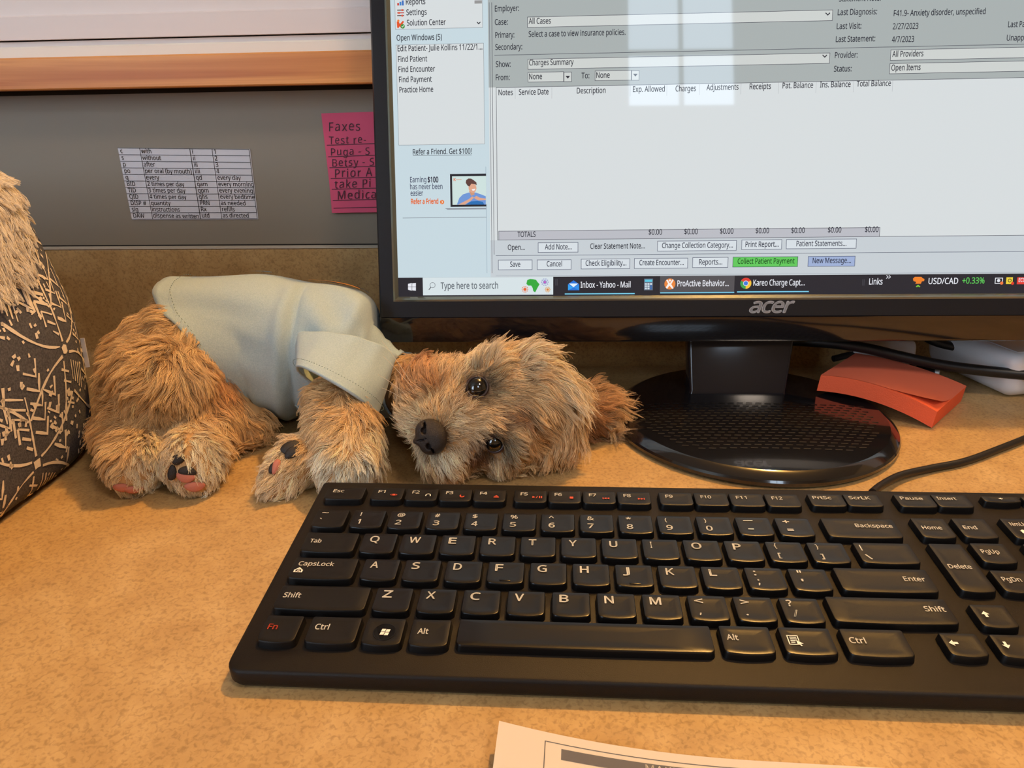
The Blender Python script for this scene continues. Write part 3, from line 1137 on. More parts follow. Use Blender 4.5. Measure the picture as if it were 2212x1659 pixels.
# Q row
RQ = (-10.5, 3.9)
key(-33.6, RQ[0], -8, RQ[1], [('Tab', -30.6, -4.0, 3.7, 5.6)])
for i, a in enumerate('QWERTYUIOP'):
    x = -5.4 + U * i
    key(x, RQ[0], x + 16.4, RQ[1], [(a, x + 3.6, -2.6, 6.0, {'W': 5.4, 'I': -0.75, 'Q': 4.5, 'O': 4.6}.get(a, 3.7))], worn=True)
for i, (a, b_) in enumerate(('{[', '}]')):
    x = -5.4 + U * (10 + i)
    key(x, RQ[0], x + 16.4, RQ[1], [(a, x + 3.6, -0.6, 4.3, -1.1), (b_, x + 3.8, -7.6, 4.3, -1.4)], worn=True)
key(225.6, RQ[0] + 0.6, 251, RQ[1] + 0.7, [('|', 227.8, -0.6, 4.0, -0.5), ('\\', 228.0, -7.4, 4.4, 2.6)])
# A row
RA = (-29.4, -15.2)
home_ = [([[(0, 0.55), (0.5, 1.0), (1.0, 0.55), (0.86, 0.55), (0.86, 0.0), (0.14, 0.0), (0.14, 0.55)]], 0, 0, 1)]
key(-33.2, RA[0], -3.5, RA[1], [('CapsLock', -30.6, -20.9, 3.8, 16.6),
    (arc_polys(0.5, 0.2, 0.5, 0.62, 20, 160, 2) + [bar(-0.1, 0, 0.12, 0.42), bar(0.88, 0, 1.1, 0.42), bar(-0.1, -0.02, 1.1, 0.1), [(-0.15, 0.4), (0.5, 1.0), (1.15, 0.4), (0.95, 0.4), (0.5, 0.82), (0.05, 0.4)]], -30.9, -25.6, 3.4), ('A', -30.0, -25.2, 2.4, 1.7)])
for i, a in enumerate('ASDFGHJKL'):
    x = -0.2 + U * i
    o = key(x, RA[0], x + 16.2, RA[1], [(a, x + 3.2, -21.4, 6.0, {'J': 3.0, 'L': 3.2, 'G': 4.2, 'H': 3.9, 'D': 3.8}.get(a, 3.6))], worn=True)
    if a in 'FJ':
        mb = MB()
        vv, ff = rbox((5.0, 1.1, 0.5), 0.22, 2)
        mb.add(kb(vv + np.array([x + 8.1, -27.6, -0.05])), ff)
        kput('homing_bar', mb, M_KWORN, o)
for i, (a, b_) in enumerate(((':', ';'), ('"', "'"))):
    x = -0.2 + U * (9 + i)
    key(x, RA[0], x + 16.2, RA[1], [(a, x + 3.6, -20.4, 5.4, -1.0 if a == ':' else 1.9), (b_, x + 4.0, -26.2, 5.6, -1.0)], worn=True)
key(210.5, RA[0] + 0.6, 250.4, RA[1] + 1.3, [('Enter', 238.5, -21.8, 3.9, 9.1)])
# Z row
RZ = (-48.7, -34.4)
key(-32.8, RZ[0], 6.9, RZ[1], [('Shift', -30.3, -42.0, 4.0, 7.7)])
for i, a in enumerate('ZXCVBNM'):
    x = 9.9 + U * i
    key(x, RZ[0], x + 15.8, RZ[1], [(a, x + 3.0, -40.5, 6.0, {'M': 4.7, 'C': 4.2, 'Z': 4.2}.get(a, 3.9))], worn=True)
for i, (a, b_) in enumerate((('<', ','), ('>', '.'), ('?', '/'))):
    x = 9.9 + U * (7 + i)
    key(x, RZ[0], x + 15.8, RZ[1], [(a, x + 2.6, -39.4, 5.0, 3.6 if a != '?' else 2.2), (b_, x + 3.6, -45.4, 5.2, -0.9 if b_ != '/' else 2.3)], worn=True)
key(201, RZ[0] + 1.2, 249.8, RZ[1] + 1.6, [('Shift', 239.2, -40.3, 4.0, 8.3)])
# bottom row
RB = (-67.2, -52.9)
key(-32.6, RB[0], -17, RB[1], red=[('Fn', -30.2, -60.8, 4.0, 4.1)])
key(-13.1, RB[0], 7.5, RB[1], [('Ctrl', -10.7, -60.2, 4.1, 5.9)])
fx = []
for du in (0, 1):
    for dv in (0, 1):
        fx.append([(-1.1 + du * 1.15 + dv * 0.16, -1.0 + dv * 1.1 - du * 0.12), (-0.1 + du * 1.15 + dv * 0.16, -1.0 + dv * 1.1 - du * 0.12 - 0.14 + 0.2), (0.06 + du * 1.15 + dv * 0.16, -0.05 + dv * 1.1 - du * 0.12), (-0.94 + du * 1.15 + dv * 0.16, -0.05 + dv * 1.1 - du * 0.12)])
ko = key(10, RB[0], 26, RB[1], [(fx, 18.5, -60.6, 1.6)])
mb = MB()
mb.lathe([(4.3, -0.05), (4.35, 0.05), (4.7, 0.05), (4.75, -0.05)], kb((18.4, -60.3, -0.1)), 28)
kput('logo_ring', mb, M_KWORN, ko)
key(29, RB[0], 44.8, RB[1], [('Alt', 31.9, -61.0, 4.0, 4.4)])
key(48.3, RB[0] + 0.8, 149.4, RB[1] + 0.8, bow=0.5, worn=True)
key(153.1, RB[0] + 1.2, 172.8, RB[1] + 1.2, [('Alt', 155.2, -59.4, 4.0, 4.5)], worn=True)
ml = [bar(0, 0, 4.4, 0.4), bar(0, 0, 0.4, 5.0), bar(4.0, 2.2, 4.4, 5.0), bar(0, 4.6, 4.4, 5.0), bar(1, 3.7, 3.6, 4.2), bar(1, 2.8, 3.6, 3.3), bar(1, 1.9, 3.0, 2.4), bar(1, 1.0, 2.6, 1.5), [(3.2, 2.6), (5.6, 0.6), (4.5, 0.6), (4.9, -0.5), (4.3, -0.6), (3.9, 0.4), (3.2, -0.1)]]
key(176.6, RB[0] + 1.6, 196.4, RB[1] + 1.3, [(ml, 178.8, -61.0, 1.0)], worn=True)
key(200.6, RB[0] + 1.7, 225, RB[1] + 1.5, [('Ctrl', 202.6, -59.2, 4.1, 6.2)])
# function row
RF = (32.6, 44.0)
key(-35.1, RF[0], -14.4, RF[1], [('Esc', -31.5, 38.9, 3.6, 5.8)], bow=0.4)
star = [disc_poly(0, 0, 0.75, 12)] + arc_polys(0, 0, 1.3, 1.6, -30, 210, 12, 0.42) + arc_polys(0, 0, 1.3, 1.6, 210, 330, 6, 0.42)
fico = {1: star, 2: arc_polys(0, 0, 0.9, 1.25, 0, 180, 8) + [bar(-1.25, -0.7, -0.8, 0), bar(0.8, -0.7, 1.25, 0)],
        3: arc_polys(0, 0, 0.6, 1.2, 130, 360, 10), 4: [bar(-1.2, -0.9, 1.2, -0.45), [(-1.2, -0.2), (1.2, -0.2), (0, 1.0)]],
        5: [[(-2.2, -0.8), (-0.9, 0), (-2.2, 0.8)], [(-0.7, -0.9), (-0.4, -0.9), (0.3, 0.9), (0, 0.9)], bar(0.8, -0.8, 1.3, 0.8), bar(1.7, -0.8, 2.2, 0.8)],
        6: [bar(-0.8, -0.8, 0.8, 0.8)],
        7: [bar(-1.6, -0.7, -1.2, 0.7), [(-1.1, 0), (0.1, -0.7), (0.1, 0.7)], [(0.2, 0), (1.4, -0.7), (1.4, 0.7)]],
        8: [[(-1.4, -0.7), (-0.2, 0), (-1.4, 0.7)], [(-0.1, -0.7), (1.1, 0), (-0.1, 0.7)], bar(1.2, -0.7, 1.6, 0.7)]}
fx0 = [-10.3, 8.0, 26.0, 44.0, 65.4, 83.2, 101.1, 119.0, 140.5, 158.5, 176.5, 194.5]
for i, x in enumerate(fx0):
    red = [(fico[i + 1], x + 12.0, 37.4, 1.15)] if i < 8 and i != 1 else None
    it = [('F%d' % (i + 1), x + 3.2, 38.9, 3.5, 3.8 if i < 9 else 5.4)]
    if i == 1:
        it.append((fico[2], x + 12.0, 37.4, 1.15))
    key(x, RF[0], x + 16.9, RF[1], it, bow=0.4, red=red)
key(216.6, RF[0] + 1.2, 233.9, RF[1] + 0.7, [('PrtSc', 218.6, 40.0, 3.5, 9.2)], bow=0.4)
key(234.6, RF[0] + 1.6, 252.0, RF[1] + 1.0, [('ScrLK', 236.8, 40.4, 3.5, 10.6)], bow=0.4)
key(260.2, RF[0] + 1.8, 278.4, RF[1] + 1.6, [('Pause', 262.5, 40.8, 3.5, 11.0)], bow=0.4)
key(279.0, RF[0] + 2.2, 296.2, RF[1] + 2.0, [('Insert', 280.8, 41.2, 3.5, 9.4)], bow=0.4)
spk = [bar(-1.2, -0.3, -0.5, 0.3), [(-0.5, -0.3), (0.2, -0.9), (0.2, 0.9), (-0.5, 0.3)], bar(0.5, -0.4, 0.8, 0.4)]
for k in range(3):
    x = 303.5 + 19.5 * k
    key(x, 40.4, x + 18, 45.2, [(spk, x + 9, 43.1, 0.9)] if k == 0 else None, bow=1.4, r=1.4)
# navigation block
RH = (9.6, 25.0)
key(260.2, RH[0], 275.8, RH[1], [('Home', 262.6, 16.0, 3.7, 9.1)])
key(279.6, RH[0] + 0.5, 295.3, RH[1] + 0.4, [('End', 282.0, 16.7, 3.7, 6.2)])
key(259.8, -27.4, 274.6, 5.0, [('Delete', 261.6, -12.6, 3.8, 9.8)])
key(278.8, -8.0, 294.0, 6.0, [('PgUp', 281.2, -1.5, 3.8, 7.8)])
key(277.9, -27.2, 293.2, -13.2, [('PgDn', 280.4, -20.5, 3.8, 7.8)])


def arrow(k):
    base = [[(-1.3, 0.2), (1.3, 0.2), (0, 1.7)], [(-0.45, -1.2), (0.45, -1.2), (0.45, 0.3), (-0.45, 0.3)]]
    a = k * PI / 2
    return [[(p[0] * math.cos(a) - p[1] * math.sin(a), p[0] * math.sin(a) + p[1] * math.cos(a)) for p in q] for q in base]


key(258.4, -48.2, 272.7, -35.5, [(arrow(0), 262.4, -41.4, 1.2)])
key(238.7, -64.1, 253.0, -52.3, [(arrow(1), 242.4, -57.6, 1.2)])
key(257.8, -64.1, 272.2, -52.3, [(arrow(2), 261.6, -57.6, 1.2)])
key(277.0, -64.1, 291.4, -52.3, [(arrow(3), 283.6, -57.6, 1.3)])
# number pad
key(302.6, RH[0] + 0.4, 318.0, RH[1] + 1.0, [('NmLk', 305.2, 20.0, 3.8, 7.2), (home_[0][0], 307.0, 14.2, 3.0)])
for i, a in enumerate('/*-'):
    x = 321.6 + U * i
    key(x, RH[0] + 0.4, x + 15.4, RH[1] + 1.0, [(a, x + 5.4, 16.2, 5.0)])
for j, row in enumerate(('789', '456', '123')):
    y = -8.0 - 19.2 * j
    for i, a in enumerate(row):
        x = 302.4 + U * i
        key(x, y, x + 15.4, y + 14.0, [(a, x + 5.0, y + 7.2, 5.0)])
key(302.4, -65.4, 336.8, -51.4, [('0', 307.4, -58.2, 5.0)])
key(340.5, -65.4, 355.9, -51.4, [('.', 346.0, -58.2, 5.0)])
key(359.6, -27.2, 375.0, 6.0, [('+', 365.0, -12.0, 5.0)])
key(359.6, -65.4, 375.0, -32.4, [('Enter', 361.4, -50.0, 3.6)])
# ------------------------------------------------------------------ paper on the wall
M_PAPER = mat('printer_paper', srgb(214, 214, 222), 0.7)
M_SHEET = mat('statement_paper', srgb(216, 206, 196), 0.7)
M_PRINT = mat('toner_black', srgb(34, 34, 40), 0.7)
M_PRINTG = mat('toner_grey', srgb(92, 92, 100), 0.7)
M_PINK = mat('sticky_note_pink', srgb(222, 84, 122), 0.7)
M_PEN = mat('dark_pen_ink', srgb(70, 28, 48), 0.6)
M_PAD = mat('sticky_note_orange', srgb(224, 112, 84), 0.65)
M_PADE = mat('sticky_note_orange_edge', srgb(240, 98, 56), 0.7, bump=(1200, 0.3))
M_CABLE = mat('cable_black_rubber', srgb(20, 20, 22), 0.42)
M_WPLAST = mat('white_plastic', srgb(226, 224, 226), 0.35)
M_GPLAST = mat('grey_white_plastic', srgb(196, 194, 196), 0.4)
M_STEEL = mat('bright_steel', srgb(235, 235, 235), 0.35, metal=0.8)
M_TAPE = mat('clear_tape', srgb(170, 166, 156), 0.2, spec=0.6)


def wallp(u, v, off=0.0):
    return aty(u, v, WY - off)


def bil(c, a, b_):
    """c: four corners tl, tr, br, bl; a across, b down"""
    return (c[0] * (1 - a) + c[1] * a) * (1 - b_) + (c[3] * (1 - a) + c[2] * a) * b_


# abbreviation chart
cc = [wallp(*p, 0.6) for p in ((254, 319), (540, 322), (558, 474), (285, 475))]
chart = thing('abbreviation_chart', 'small white printed table of dosing abbreviations stuck on the grey wall', 'paper', tuple(cc[3]))
mb = MB()
mb.loft([[c + np.array([0, 0.5, 0]) for c in cc][::-1], cc[::-1]])
put('paper_sheet', mb, M_PAPER, chart, smooth=False)
rows = [('c', 'with', 'i', '1'), ('s', 'without', 'ii', '2'), ('p', 'after', 'iii', '3'), ('po', 'per oral (by mouth)', 'iiii', '4'), ('q', 'every', 'qd', 'every day'),
        ('BID', '2 times per day', 'qam', 'every morning'), ('TID', '3 times per day', 'qpm', 'every evening'), ('QID', '4 times per day', 'qhs', 'every bedtime'),
        ('DISP #', 'quantity', 'PRN', 'as needed'), ('sig', 'instructions', 'Rx', 'refills'), ('DAW', 'dispense as written', 'utd', 'as directed')]
colx = (0.015, 0.175, 0.56, 0.725)
linx = (0.168, 0.548, 0.715)
mb = MB()
oy = np.array([0, -0.25, 0])
cl = [c + oy for c in cc]


def pl(c, a0, b0, a1, b1, w):
    """a straight printed rule on a patch"""
    p, q = bil(c, a0, b0), bil(c, a1, b1)
    d = unit(q - p)
    n_ = np.cross(d, np.array([0, 1.0, 0])) * w / 2
    mb.add([p - n_, q - n_, q + n_, p + n_], [(0, 1, 2, 3)])


for k in range(12):
    pl(cl, 0.0, k / 11.0 * 0.985 + 0.004, 0.995, k / 11.0 * 0.985 + 0.004, 0.4)
for x in linx + (0.993,):
    pl(cl, x, 0.0, x, 0.99, 0.55 if x == 0.548 else 0.4)
ex = unit(cc[1] - cc[0])
ez = unit(cc[0] - cc[3])
for j, r_ in enumerate(rows):
    for x, s in zip(colx, r_):
        v, f = text_geo(s, 0.008)
        base = bil(cl, x, (j + 0.80) / 11.0 * 0.985)
        if s in ('Rx', 'DAW', 'utd', 'refills', 'as directed', 'instructions', 'dispense as written', 'sig'):
            base = base
        mb.add(base + np.multiply.outer(v[:, 0] * 4.4, ex) + np.multiply.outer(v[:, 1] * 5.0, ez), f)
put('table_print', mb, M_PRINT, chart, smooth=False)

# pink sticky note with pen writing, running behind the monitor
pc = [wallp(*p, 1.0) for p in ((694, 245), (846, 240), (866, 457), (719, 459))]
note = thing('sticky_note', 'pink sticky note with handwriting on the wall, half hidden by the monitor', 'note', tuple(pc[3]))
mb = MB()
g = []
NR = 8
for j in range(NR + 1):
    b_ = j / NR
    off = 0.2 + 3.0 * max(0, b_ - 0.55) ** 2 * 4
    g.append([bil(pc, a, b_) + np.array([0, -off, 0]) for a in np.linspace(0, 1, 7)])
g = np.array(g)
vv = g.reshape(-1, 3)
ff = [(j * 7 + i, (j + 1) * 7 + i, (j + 1) * 7 + i + 1, j * 7 + i + 1) for j in range(NR) for i in range(6)]
mb.add(vv, ff)
mb.add(vv + np.array([0, 0.15, 0]), [tuple(reversed(q)) for q in ff])
put('note_paper', mb, M_PINK, note)


def npt(a, b_):
    off = 0.35 + 3.0 * max(0, b_ - 0.55) ** 2 * 4
    return bil(pc, a, b_) + np.array([0, -off, 0])


mb = MB()
for s, a, b_, h, dr in (('Faxes', 0.07, 0.175, 9.5, 0), ('Test re-', 0.06, 0.30, 8.0, 0), ('Puga - S', 0.06, 0.415, 8.0, 0), ('Betsy - S', 0.06, 0.525, 8.2, 0), ('Prior A', 0.08, 0.635, 9.2, 0), ('take Pi', 0.07, 0.745, 9.0, 0), ('Medica', 0.09, 0.86, 9.4, 0)):
    v, f = text_geo(s, 0.0, 0.12, 1.12)
    base = npt(a, b_)
    nx = unit(pc[1] - pc[0])
    nz = unit(pc[0] - pc[3])
    wob = np.sin(v[:, 0] * 5 + a * 40) * 0.25
    mb.add(base + np.multiply.outer(v[:, 0] * h * 0.92, nx) + np.multiply.outer(v[:, 1] * h + wob, nz) + np.array([0, -0.3, 0]), f)
for b_ in (0.305, 0.42, 0.53, 0.64, 0.75, 0.865, 0.945):
    p, q = npt(0.03, b_ + 0.006), npt(0.98, b_)
    n_ = np.array([0, 0, 0.28])
    o_ = np.array([0, -0.25, 0])
    mb.add([p - n_ + o_, q - n_ + o_, q + n_ + o_, p + n_ + o_], [(0, 1, 2, 3)])
put('pen_writing', mb, M_PEN, note, smooth=False)

# ------------------------------------------------------------------ orange sticky pad, half on the foot of the monitor
c_front, c_right = np.array([343.3, 255.6, 0.2]), np.array([386.5, 304.0, 0.2])
c_left = atz(1764, 845, 13.0)
c_back = c_left + (c_right - c_front) + np.array([-2, -2, 1.0])
th = 12.6
pad = thing('sticky_note_pad', 'thick orange sticky note pad leaning on the round monitor foot', 'note pad', tuple(c_front))
NP = 12


def padpt(a, b_, h):
    """a: left -> front corner, b: towards the back edge, h: up through the pad"""
    p = (c_left * (1 - a) + c_front * a) * (1 - b_) + (c_back * (1 - a) + c_right * a) * b_
    sag = 5.5 * 4 * a * (1 - a) * (0.6 + 0.4 * (1 - b_))
    up = unit(np.array([0.10, -0.02, 1.0]))
    return p + up * h + np.array([0, 0, sag])


def padgrid(h, curl=False):
    out = []
    for j in range(NP + 1):
        for i in range(NP + 1):
            a, b_ = i / NP, j / NP
            hh = h
            if curl:
                d = max(0.0, (a - 0.55) / 0.45) * max(0.0, 1 - b_ / 0.5)
                hh += 5.0 * d ** 2
                out.append(padpt(a - 0.03 * d, b_ + 0.08 * d, hh))
            else:
                out.append(padpt(a, b_, hh))
    return np.array(out)


mb = MB()
bot, top = padgrid(0.4), padgrid(th)
n1 = NP + 1
fq = [(j * n1 + i, j * n1 + i + 1, (j + 1) * n1 + i + 1, (j + 1) * n1 + i) for j in range(NP) for i in range(NP)]
b0 = mb.add(np.concatenate([bot, top]), [tuple(reversed(q)) for q in fq] + [tuple(k + n1 * n1 for k in q) for q in fq])
border = [i for i in range(n1)] + [j * n1 + NP for j in range(1, n1)] + [NP * n1 + i for i in range(NP - 1, -1, -1)] + [j * n1 for j in range(NP - 1, 0, -1)]
mb.f += [(border[k], border[(k + 1) % len(border)], border[(k + 1) % len(border)] + n1 * n1, border[k] + n1 * n1) for k in range(len(border))]
mb.c += [None] * len(border)
put('note_stack', mb, M_PADE, pad, angle=30)
mb = MB()
sh = padgrid(th + 0.25, True)
mb.add(np.concatenate([sh, sh + np.array([0, 0, -0.12])]), fq + [tuple(k + n1 * n1 for k in reversed(q)) for q in fq])
put('top_note', mb, M_PAD, pad, angle=60)


# ------------------------------------------------------------------ cables and adapters
def spline(pts, n=60):
    pts = np.array(pts, float)
    t = np.r_[0, np.cumsum(np.linalg.norm(np.diff(pts, axis=0), axis=1))]
    q = np.linspace(0, t[-1], n)
    P_ = np.vstack([2 * pts[0] - pts[1], pts, 2 * pts[-1] - pts[-2]])
    out = []
    for s in q:
        i = min(np.searchsorted(t, s, 'right') - 1, len(pts) - 2)
        u = (s - t[i]) / (t[i + 1] - t[i])
        p0, p1, p2, p3 = P_[i], P_[i + 1], P_[i + 2], P_[i + 3]
        out.append(0.5 * (2 * p1 + (p2 - p0) * u + (2 * p0 - 5 * p1 + 4 * p2 - p3) * u * u + (3 * p1 - p0 - 3 * p2 + p3) * u ** 3))
    return np.array(out)


def cable(name, label, pts, r, n=70):
    m = MB()
    m.tube(spline(pts, n), r, 12)
    return tag(put(name, m, M_CABLE), label, 'cable')


# keyboard lead coming out behind the far edge
kc = [atz(1885, 1064, 8), atz(1905, 1048, 6.0), atz(1945, 1027, 4), atz(2010, 1012, 2.6), atz(2080, 998, 2.4), atz(2150, 973, 2.4), atz(2240, 935, 2.4), atz(2330, 880, 2.4), atz(2380, 820, 2.4)]
cable('keyboard_cable', 'thin black keyboard lead curving away over the desk to the side', kc, 2.3)
cable('monitor_cable', 'thick black cable drooping from behind the stand, just above the orange pad', [aty(1700, 735, 345), aty(1790, 741, 335), aty(1870, 752, 328), aty(1950, 771, 322), aty(2030, 788, 318), aty(2110, 799, 314), aty(2212, 809, 308), aty(2330, 815, 300)], 4.1)
cable('power_cable', 'upper black cable passing over the white adapter box', [aty(1960, 705, 372), aty(2020, 738, 368), aty(2080, 752, 362), aty(2150, 764, 352), aty(2225, 779, 342), aty(2330, 790, 330)], 3.6)
cable('cable_loop', 'short black cable behind the orange pad running to the metal plug', [aty(1800, 775, 360), aty(1850, 765, 366), aty(1910, 770, 372), aty(1960, 790, 366), aty(1985, 800, 352)], 2.6, 40)

# white adapter box, its near lower corner towards the camera
box = MB()
vv, ff = rbox((120, 96, 35), 9, 5)
ang = math.radians(14)
corner = atz(2187, 866, 0)
R2 = np.array([[math.cos(ang), -math.sin(ang), 0], [math.sin(ang), math.cos(ang), 0], [0, 0, 1]])
vv = vv.copy()
lowk = np.clip((17.5 - vv[:, 2]) / 35, 0, 1)
vv[:, 0] *= 1 - 0.10 * lowk
vv[:, 1] *= 1 - 0.10 * lowk
vv = vv + np.array([54, 43.2, 17.7])
adapter = thing('power_adapter', 'white rounded plastic adapter box on the desk under the cables', 'adapter', tuple(corner))
box.add(vv @ R2.T + corner + np.array([-3, 2, 0]), ff)
put('adapter_body', box, M_WPLAST, adapter, angle=60)
mb = MB()
vq, fq2 = rbox((100, 78, 0.8), 0.3, 1)
mb.add((vq + np.array([54, 43.2, 35.3])) @ R2.T + corner + np.array([-3, 2, 0]), fq2)
put('adapter_lid', mb, M_GPLAST, adapter)

# white plug with a round barrel lying behind the pad
pl0 = aty(1842, 746, 372)
pl1 = aty(1972, 762, 362)
plug = thing('wall_plug', 'white plug with a round barrel lying behind the orange pad', 'plug', (pl1[0], pl1[1], 0))
mb = MB()
d = unit(pl1 - pl0)
mb.tube([pl0, pl0 + d * 2, pl1 - d * 2.0, pl1 - d * 0.6, pl1], [9.2, 9.6, 9.6, 9.0, 8.0], 24)
put('plug_barrel', mb, M_WPLAST, plug, angle=40)
mb = MB()
vv, ff = rbox((40, 22, 9), 2.5, 3)
a2 = math.atan2(d[1], d[0])
R3 = np.array([[math.cos(a2), -math.sin(a2), 0], [math.sin(a2), math.cos(a2), 0], [0, 0, 1]])
pc3 = aty(1925, 778, 362)
mb.add(vv @ R3.T + np.array([pc3[0] - 4, pc3[1] + 2, 4.6]), ff)
put('plug_body', mb, M_GPLAST, plug, angle=40)
# black connector with a metal collar
k0, k1 = aty(1978, 800, 345), aty(2028, 806, 338)
kd = unit(k1 - k0)
conn = thing('cable_connector', 'small black connector with a bright steel collar by the orange pad', 'connector', (k1[0], k1[1], 0))
mb = MB()
mb.tube([k0, k0 + kd * 3, k1 - kd * 3], [4.6, 5.8, 5.8], 18)
put('connector_body', mb, M_CABLE, conn, angle=40)
mb = MB()
mb.tube([k1 - kd * 3.2, k1 - kd * 2.8, k1, k1 + kd * 0.4], [6.0, 6.6, 6.6, 6.0], 24)
put('steel_collar', mb, M_STEEL, conn, angle=40)

# ------------------------------------------------------------------ statement sheet in the foreground, its near corner curled up
sheet = thing('statement_sheet', 'cream printed billing sheet with a curled corner in front of the keyboard', 'paper', (150, -60, 0))
NXS, NYS = 36, 14
SW, SH = 216.0, 279.0
so = np.array([66.0, -21.5])
sa = math.radians(-1.2)


def spt(x, y):
    """x along the top edge from its left corner, y down the page -> world"""
    lift = 10.5 * max(0.0, 1 - x / 92.0) ** 2 * max(0.0, 1 - y / 120.0)
    bx = so[0] + x * math.cos(sa) + y * math.sin(sa) + 0.02 * lift * 10
    by = so[1] + x * math.sin(sa) - y * math.cos(sa) + 0.12 * lift
    return np.array([bx, by, 0.5 + lift])


mb = MB()
gv = np.array([spt(SW * i / NXS, SH * j / NYS) for j in range(NYS + 1) for i in range(NXS + 1)])
n1 = NXS + 1
fq = [(j * n1 + i, (j + 1) * n1 + i, (j + 1) * n1 + i + 1, j * n1 + i + 1) for j in range(NYS) for i in range(NXS)]
mb.add(np.concatenate([gv, gv - np.array([0, 0, 0.12])]), fq + [tuple(k + len(gv) for k in reversed(q)) for q in fq])
put('paper_sheet', mb, M_SHEET, sheet, angle=60)


def sstrip(m, x0, y0, x1, y1, n=20, dz=0.12):
    xs_ = np.linspace(x0, x1, n + 1)
    v = [spt(x, y0) + np.array([0, 0, dz]) for x in xs_] + [spt(x, y1) + np.array([0, 0, dz]) for x in xs_]
    m.add(v, [(i, n + 1 + i, n + 2 + i, i + 1) for i in range(n)])


mb = MB()
sstrip(mb, 23, 5.6, 190, 9.8, 40)
put('header_bar', mb, M_PRINTG, sheet, smooth=False)
mb = MB()
sstrip(mb, 17, 3.6, 17.35, 60, 12)
sstrip(mb, 17, 3.6, 196, 3.9, 40)
sstrip(mb, 17, 60, 196, 60.3, 40)
put('printed_rules', mb, M_PRINTG, sheet, smooth=False)
mb = MB()
v, f = text_geo('MAKE CHECKS PAYABLE TO', 0.01, 0.0, 1.1)
pts = [spt(52 + q[0] * 4.0, 9.1 - q[1] * 4.0) + np.array([0, 0, 0.24]) for q in v]
mb.add(pts, f)
put('printed_lettering', mb, M_SHEET, sheet, smooth=False)

# ------------------------------------------------------------------ pet bed
M_BED = mat('bed_cover_charcoal', srgb(94, 94, 104), 0.92, noise=(900, srgb(68, 68, 78), 0.38, 0.62), bump=(1600, 0.35))
M_BEDP = mat('bed_pattern_cream', srgb(246, 232, 216), 0.92, bump=(1600, 0.3))
M_PLUSH = mat('plush_cream', srgb(226, 204, 176), 0.95)
bed = thing('pet_bed', 'charcoal pet bed with cream tribal pattern and shaggy cream lining', 'pet bed', (-420, 130, 0))
BX0, BX1, BY0, BY1, BR = -600.0, -216.0, -60.0, 260.0, 90.0


def bed_path(n=160):
    """plan outline, anticlockwise, starting on the near right corner: points, outward normals, arc length"""
    pts, nr = [], []
    for cx, cy, a0 in ((BX1 - BR, BY0 + BR, -PI / 2), (BX1 - BR, BY1 - BR, 0), (BX0 + BR, BY1 - BR, PI / 2), (BX0 + BR, BY0 + BR, PI)):
        for a in np.linspace(a0, a0 + PI / 2, 24):
            pts.append((cx + BR * math.cos(a), cy + BR * math.sin(a)))
            nr.append((math.cos(a), math.sin(a)))
    pts, nr = np.array(pts), np.array(nr)
    sl = np.r_[0, np.cumsum(np.linalg.norm(np.diff(np.vstack([pts, pts[:1]]), axis=0), axis=1))]
    s = np.linspace(0, sl[-1], n, endpoint=False)
    P2, N2 = [], []
    pe, ne = np.vstack([pts, pts[:1]]), np.vstack([nr, nr[:1]])
    for q in s:
        i = min(np.searchsorted(sl, q, 'right') - 1, len(pts) - 1)
        t = (q - sl[i]) / max(sl[i + 1] - sl[i], 1e-6)
        P2.append(pe[i] * (1 - t) + pe[i + 1] * t)
        N2.append(unit(ne[i] * (1 - t) + ne[i + 1] * t))
    return np.array(P2), np.array(N2), s, sl[-1]


BPROF = [(-30, 0.4), (-14, 0.5), (-9, 1.2), (-4.5, 4), (-1, 9), (1.4, 19), (3.2, 37), (5.0, 57), (5.6, 76), (5.1, 89), (4.0, 102), (1.1, 117), (-3.2, 138), (-7.4, 156), (-11, 167), (-18, 175), (-28, 179), (-40, 178), (-54, 172), (-66, 158), (-72, 135), (-74, 100), (-72, 60)]
bprof = np.array(BPROF, float)
bl = np.r_[0, np.cumsum(np.linalg.norm(np.diff(bprof, axis=0), axis=1))]
bP, bN, bS, bL = bed_path()


def bedpt(s, h, off=0.0):
    """arc length s along the outline, h along the profile -> world point on the cover"""
    i = np.searchsorted(bl, h, 'right') - 1
    i = min(max(i, 0), len(bprof) - 2)
    t = (h - bl[i]) / (bl[i + 1] - bl[i])
    p = bprof[i] * (1 - t) + bprof[i + 1] * t
    dn = bprof[min(i + 2, len(bprof) - 1)] - bprof[max(i - 1, 0)]
    nn = unit(np.array([dn[1], -dn[0]]))
    p = p + nn * off
    s = s % bL
    k = s / bL * len(bS)
    i0 = int(k) % len(bS)
    i1 = (i0 + 1) % len(bS)
    fr_ = k - int(k)
    q = bP[i0] * (1 - fr_) + bP[i1] * fr_
    nr = unit(bN[i0] * (1 - fr_) + bN[i1] * fr_)
    w = 0.0
    return np.array([q[0] + nr[0] * (p[0] + w), q[1] + nr[1] * (p[0] + w), p[1]])


mb = MB()
mb.loft([np.array([bedpt(s, h) for s in bS]) for h in bl], cap0=True, cap1=False)
put('bed_cover', mb, M_BED, bed, angle=60)
# floor cushion inside
mb = MB()
inn = np.array([bedpt(s, bl[-3]) for s in bS])
cen = inn.mean(0)
mb.loft([np.c_[cen[:2] + (inn[:, :2] - cen[:2]) * k, np.full(len(inn), z)] for k, z in ((1.0, 40), (0.98, 62), (0.85, 72), (0.4, 76))], cap0=True)
put('bed_cushion', mb, M_PLUSH, bed)
# printed strokes on the cover (s, h in mm)
strokes = MB()


